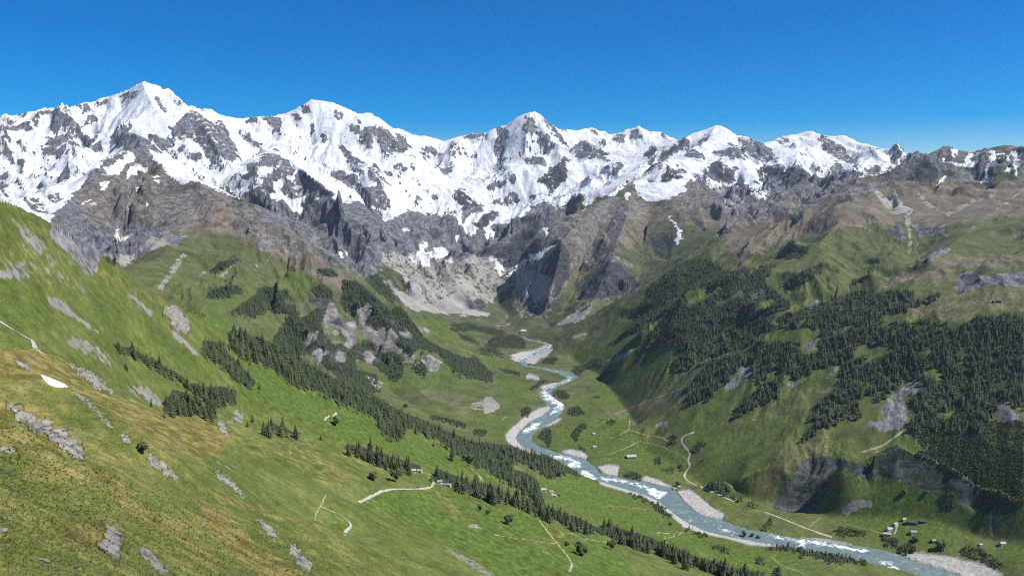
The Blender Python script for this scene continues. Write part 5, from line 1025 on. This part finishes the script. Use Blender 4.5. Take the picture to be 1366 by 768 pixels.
LONE = [(640.6,681,10,'b','left of three lone bushes on the near green meadow spur'),(651,686.5,8,'b','smallest middle one of three lone bushes on the near meadow spur'),(679,699,18,'b','largest right one of three lone bushes, a dark round tree on the near meadow spur'),
 (774.5,741,22,'b','dark bushy lone tree at the bottom centre beside a small shrub'),(815.6,733,15,'b','dark round tree just below the right part of the crest belt'),(756,727,7,'s','small shrub left of the dark bushy lone tree at the bottom centre'),
 (498,640,17,'b','left of two dark trees standing on the grass below the crest row'),(528,642,19,'b','right of two dark trees standing on the grass below the crest row'),(346,519,10,'c','lone conifer at the lower tip of the hillside clump'),(333,488,7,'c','small lone conifer on the meadow edge of the long tree belt'),
 (448,566,12,'b','dark tree beside the short curved track'),(337,563,13,'c','conifer standing right of the crest rubble'),(330.5,569,10,'c','shorter conifer left of the one standing right of the crest rubble'),(541.7,544,9,'b','lone round tree on the green slope beyond the long belt'),(428,587,9,'c','little conifer on the crest between the two crest rows'),
 (169,494,13,'c','dark conifer by pale rocks just under the diagonal tree row'),(202,543,13,'c','lone conifer standing on the grass crest left of the conifer clump'),(286,557,25,'c','tall conifer at the right end of the conifer clump behind the crest'),(603,613,24,'c','tall dark conifer standing alone in front of the wide belt'),(625,621,18,'b','broad dark tree right of the tall one in front of the wide belt'),(636,622,7,'s','small bush right of the broad dark tree'),(578.5,595,9,'c','small conifer in the meadow left of the tall dark one'),
 (657.5,673,31,'c','tallest conifer of the crest belt, standing well above the rest'),(904,648,9,'b','round bush where the river bends under the farm road'),(993,716,9,'b','leftmost of three bushes at the river edge by the rapids'),(1003,716,6,'s','middle of three bushes at the river edge by the rapids'),(1011,718,6,'s','rightmost of three bushes at the river edge by the rapids'),(1051,733,14,'c','slender conifer on the left bank beside white water'),
 (1254,733,12,'b','lone round tree at the bottom of the farm pasture'),(1221,722,8,'s','dark shrub under the grey farmhouse'),(895,700,5,'s','tiny bush on the terrace edge above the river'),(1206,658,6,'s','dark bush in the pasture below the cliff'),(1235,659,5,'s','small bush in the pasture right below the cliff foot'),(1219,675,0,'s','')]
for x, y, hp, k, lab in LONE:
    if hp <= 0: continue
    g = ground(x, y); r = math.hypot(g[0], g[1]); tree(g[0], g[1], g[2], hp * r / FPX, k, lab)
g = ground(190, 603); r = math.hypot(g[0], g[1]); sh = tree(g[0], g[1], g[2], 13 * r / FPX, 's', 'dark round shrub tucked against rocks on the foreground slope'); sh.scale.x *= 1.2; sh.scale.y *= 1.2

ZONE = {'belt': (22, 'c', .14, 'dark conifer in the long belt that follows the left hillside down to the river'), 'clump': (14.5, 'c', .12, 'dark conifer in the clumps under the beige cliff'), 'row': (12, 'c', .09, 'small conifer in the diagonal row across the left hillside'),
 'crest': (23, 'c', .13, 'conifer in the belt along the crest of the near meadow spur'), 'bank': (17, 'm', .18, 'dark tree along the river banks and field edges'), 'valley': (15, 'm', .22, ''), 'spur': (20, 'c', .20, ''), 'far': (17, 'c', .17, ''), 'wood': (25, 'c', .19, 'dark conifer near the lower edge of the right hillside forest'), 'shrub': (10, 'b', .26, '')}
PLAN = []
for zn, (hm, kind, kd, lab) in ZONE.items():
    msk = new()
    for z, s in FOREST[zn]: fill(msk, pts(z, s))
    msk[M['crag'] > .45] *= .12; msk[clear > .5] *= .05; msk[fill_soft > .2] *= .6
    GXX, GYY = np.meshgrid(np.arange(MW, dtype=np.float32), np.arange(MH, dtype=np.float32))
    bm_ = blur(msk, 5); msk = np.clip((bm_ + (fbm(GXX, GYY, 14, 4, 600) * .5 + (fbm((GXX * .87 - GYY * .5) / 4.0, GXX * .5 + GYY * .87, 9, 3, 620) * .75 if zn in ('wood', 'far') else 0)) * np.clip(bm_ * 3, 0, 1) - .32) * 2.2, 0, 1) if zn not in ('row', 'crest') else msk
    if zn in ('wood', 'far', 'spur'): msk *= 1 - .75 * np.clip(M['rock'] * 1.2 - .2, 0, 1)
    ys, xs = np.nonzero(msk > 0)
    for yy, xx in zip(ys, xs):
        # local size of a tree
        g = ground(xx + .5, yy + .5)
        if g is None: continue
        r = math.hypot(g[0], g[1]); hp = FPX * hm / r
        if (574 < xx < 606 and 636 < yy < 652) or (545 < xx < 566 and 618 < yy < 634): continue
        p = msk[yy, xx] / max(kd * hp * hp * .62, 1.0)
        if random.random() > p: continue
        h = hm * random.uniform(.45, 1.2) * (1.3 if random.random() < .08 else 1)
        x_, y_ = xx + random.random(), yy + random.random() + hp * .42
        g = ground(x_, y_)
        if g is None: continue
        r = math.hypot(g[0], g[1])
        kk = kind if kind != 'm' else ('b' if random.random() < .45 else 'c')
        if kk == 'b': h *= .62
        if M['river'][min(max(int(y_), 0), 767), min(max(int(x_), 0), 1365)] > .15: continue
        PLAN.append((FPX * h / r, g[0], g[1], g[2], h, kk, zn, lab))
PLAN.sort(key=lambda a: -a[0])
NI = 300 - len(LONE)
GN = {'belt': 'conifers of the long hillside belt', 'clump': 'conifers of the clumps under the beige cliff', 'row': 'conifers of the diagonal hillside row', 'crest': 'conifers of the meadow crest belt', 'bank': 'trees along the river and field edges', 'wood': 'conifers at the lower forest edge'}
rest = []; ni = 0
for p in PLAN:
    if ni < NI and p[6] in GN:
        tree(p[1], p[2], p[3], p[4], p[5], p[7] if p[5] == 'c' or p[6] == 'bank' else p[7], GN[p[6]]); ni += 1
    else: rest.append(p)
print('trees', len(PLAN), 'individual', ni)
def forest(name, plan, protos, mat, label):
    Vs = []; Fs = []; Ts = []; off = 0
    pr = [(v.astype(np.float32), f) for v, f in protos]
    for p in plan:
        v, f = pr[rng.integers(len(pr))]; a = rng.random() * 6.28; c, s = math.cos(a), math.sin(a); w = p[4] * rng.uniform(.9, 1.25)
        Vs.append(np.stack([(v[:, 0] * c - v[:, 1] * s) * w + p[1], (v[:, 0] * s + v[:, 1] * c) * w + p[2], v[:, 2] * p[4] + p[3] - .04 * p[4]], -1)); Fs.append(f + off); off += len(v); Ts.append(np.full(len(v), rng.random(), np.float32))
    me = mesh_np(name, np.concatenate(Vs), np.concatenate(Fs), False); at = me.attributes.new('tint', 'FLOAT', 'POINT'); at.data.foreach_set('value', np.concatenate(Ts)); o = link(name, me, MT[mat]); tag(o, label, 'forest', kind='stuff')
cp = [p for p in rest if p[5] == 'c']; bp = [p for p in rest if p[5] != 'c']
forest('conifer_forest', cp, [conifer(150 + k, 6, 6, .25) for k in range(6)], 'needles', 'dense dark conifer forest on the valley sides, trees too many to count')
forest('broadleaf_scrub', bp, [bushy(180 + k, 34, .5) for k in range(4)], 'needles2', 'dark green scrub and broadleaf bushes above the cliff and along the valley')

# ------------------------------------------------------------------ grass tussocks on the nearest slope
def grass():
    n = 20000
    x = rng.uniform(0, 470, n); y = rng.uniform(500, 768, n); P = []
    th, t = ray(x, y); 
    for q in range(n):
        g = ground(x[q], y[q])
        if g is None: continue
        r = math.hypot(g[0], g[1])
        if r > 430 or land[g[3], g[4]] != FG or rng.random() > np.clip((430 - r) / 300, 0, .85): continue
        P.append((g[0], g[1], g[2], r))
    P = np.array(P); N = len(P); B = 5
    hgt = rng.uniform(.15, .42, N) * np.clip(P[:, 3] / 170, .55, 1.5); V = np.zeros((N, B, 3, 3), np.float32)
    for b in range(B):
        a = rng.random(N) * 6.28; s = rng.uniform(.05, .32, N); w = rng.uniform(.05, .10, N) * np.clip(P[:, 3] / 120, .6, 2)
        bx = P[:, 0] + np.cos(a) * s; by = P[:, 1] + np.sin(a) * s
        V[:, b, 0] = np.stack([bx - np.sin(a) * w, by + np.cos(a) * w, P[:, 2] - .08], -1); V[:, b, 1] = np.stack([bx + np.sin(a) * w, by - np.cos(a) * w, P[:, 2] - .08], -1)
        V[:, b, 2] = np.stack([bx + np.cos(a) * hgt * .5, by + np.sin(a) * hgt * .5, P[:, 2] + hgt * rng.uniform(.6, 1, N)], -1)
    me = mesh_np('grass', V.reshape(-1, 3), np.arange(N * B * 3).reshape(-1, 3), False)
    at = me.attributes.new('tint', 'FLOAT', 'POINT')
    lowf = fbm(P[:, 0], P[:, 1], 18, 4, 700) * .9 + .45; at.data.foreach_set('value', np.repeat(np.clip(lowf + rng.normal(0, .22, N), 0, 1).astype(np.float32), B * 3))
    k = NT_('grass_blades'); aa = k.n('ShaderNodeAttribute'); aa.attribute_name = 'tint'
    c = k.mix(k.step(aa.outputs['Fac'], .2, .6), (.100, .132, .024), (.140, .158, .042)); c = k.mix(k.step(aa.outputs['Fac'], .62, .95), c, (.165, .145, .050)); k.l(c, k.b.inputs['Base Color']); k.b.inputs['Roughness'].default_value = .8
    o = link('grass', me, k.m); tag(o, 'rough grass tussocks covering the foreground slope', 'grass', kind='stuff')
grass()
# ------------------------------------------------------------------ light, sky, air, camera
SUN_AZ, SUN_EL = math.radians(99), math.radians(53)
w = bpy.data.worlds.new('World'); SC.world = w; w.use_nodes = True; nt = w.node_tree; nt.nodes.clear()
sky = nt.nodes.new('ShaderNodeTexSky'); sky.sky_type = 'NISHITA'; sky.sun_disc = False; sky.sun_elevation = SUN_EL; sky.sun_rotation = SUN_AZ; sky.altitude = 2600; sky.air_density = 1.0; sky.dust_density = .1; sky.ozone_density = 4.5
hs = nt.nodes.new('ShaderNodeHueSaturation'); hs.inputs['Hue'].default_value = .508; hs.inputs['Saturation'].default_value = 1.8; hs.inputs['Value'].default_value = 1.0
bg = nt.nodes.new('ShaderNodeBackground'); bg.inputs[1].default_value = .088; wo = nt.nodes.new('ShaderNodeOutputWorld')
nt.links.new(sky.outputs[0], hs.inputs['Color']); nt.links.new(hs.outputs[0], bg.inputs[0]); nt.links.new(bg.outputs[0], wo.inputs[0])
L = bpy.data.lights.new('sun', 'SUN'); L.energy = 5.0; L.angle = math.radians(.5); L.color = (1, .96, .90)
so = bpy.data.objects.new('sun', L); COL.objects.link(so)
d = Vector((math.sin(SUN_AZ) * math.cos(SUN_EL), math.cos(SUN_AZ) * math.cos(SUN_EL), math.sin(SUN_EL)))
so.rotation_euler = (-d).to_track_quat('-Z', 'Y').to_euler(); so.location = (0, 0, 3000)
cd = bpy.data.cameras.new('camera'); cam = bpy.data.objects.new('camera', cd); COL.objects.link(cam); SC.camera = cam
cd.sensor_width = 36; cd.lens = 36 * FPX / W0; cd.clip_start = 1; cd.clip_end = 60000
cam.location = (0, 0, 0); cam.rotation_euler = (math.pi / 2 - PITCH, 0, 0)
if HAZE > 0:
    bm = bmesh.new(); zt = float(H.max()) + 60; zb = float(H.min()) - 60; S = 14200.0
    box(bm, -S, S, -900, S, zb, zt); me = bpy.data.meshes.new('haze'); bm.to_mesh(me); bm.free()
    m = bpy.data.materials.new('mountain_air'); m.use_nodes = True; t = m.node_tree; t.nodes.clear(); o_ = t.nodes.new('ShaderNodeOutputMaterial'); v_ = t.nodes.new('ShaderNodeVolumePrincipled')
    v_.inputs['Color'].default_value = (.62, .80, 1, 1); v_.inputs['Density'].default_value = HAZE; v_.inputs['Anisotropy'].default_value = .2; t.links.new(v_.outputs[0], o_.inputs['Volume'])
    me.materials.append(m); ho = bpy.data.objects.new('haze', me); COL.objects.link(ho); tag(ho, 'thin blue mountain air over the whole valley', 'haze', kind='stuff')
SC.view_settings.view_transform = 'Standard'; SC.view_settings.look = 'None'; SC.view_settings.gamma = 1; SC.view_settings.exposure = EXPO; SC.view_settings.use_curve_mapping = False
SC.render.engine = 'CYCLES'; SC.cycles.max_bounces = 5; SC.cycles.diffuse_bounces = 2; SC.cycles.volume_bounces = 0; SC.cycles.use_denoising = False; SC.cycles.use_adaptive_sampling = False; SC.cycles.filter_width = 1.15
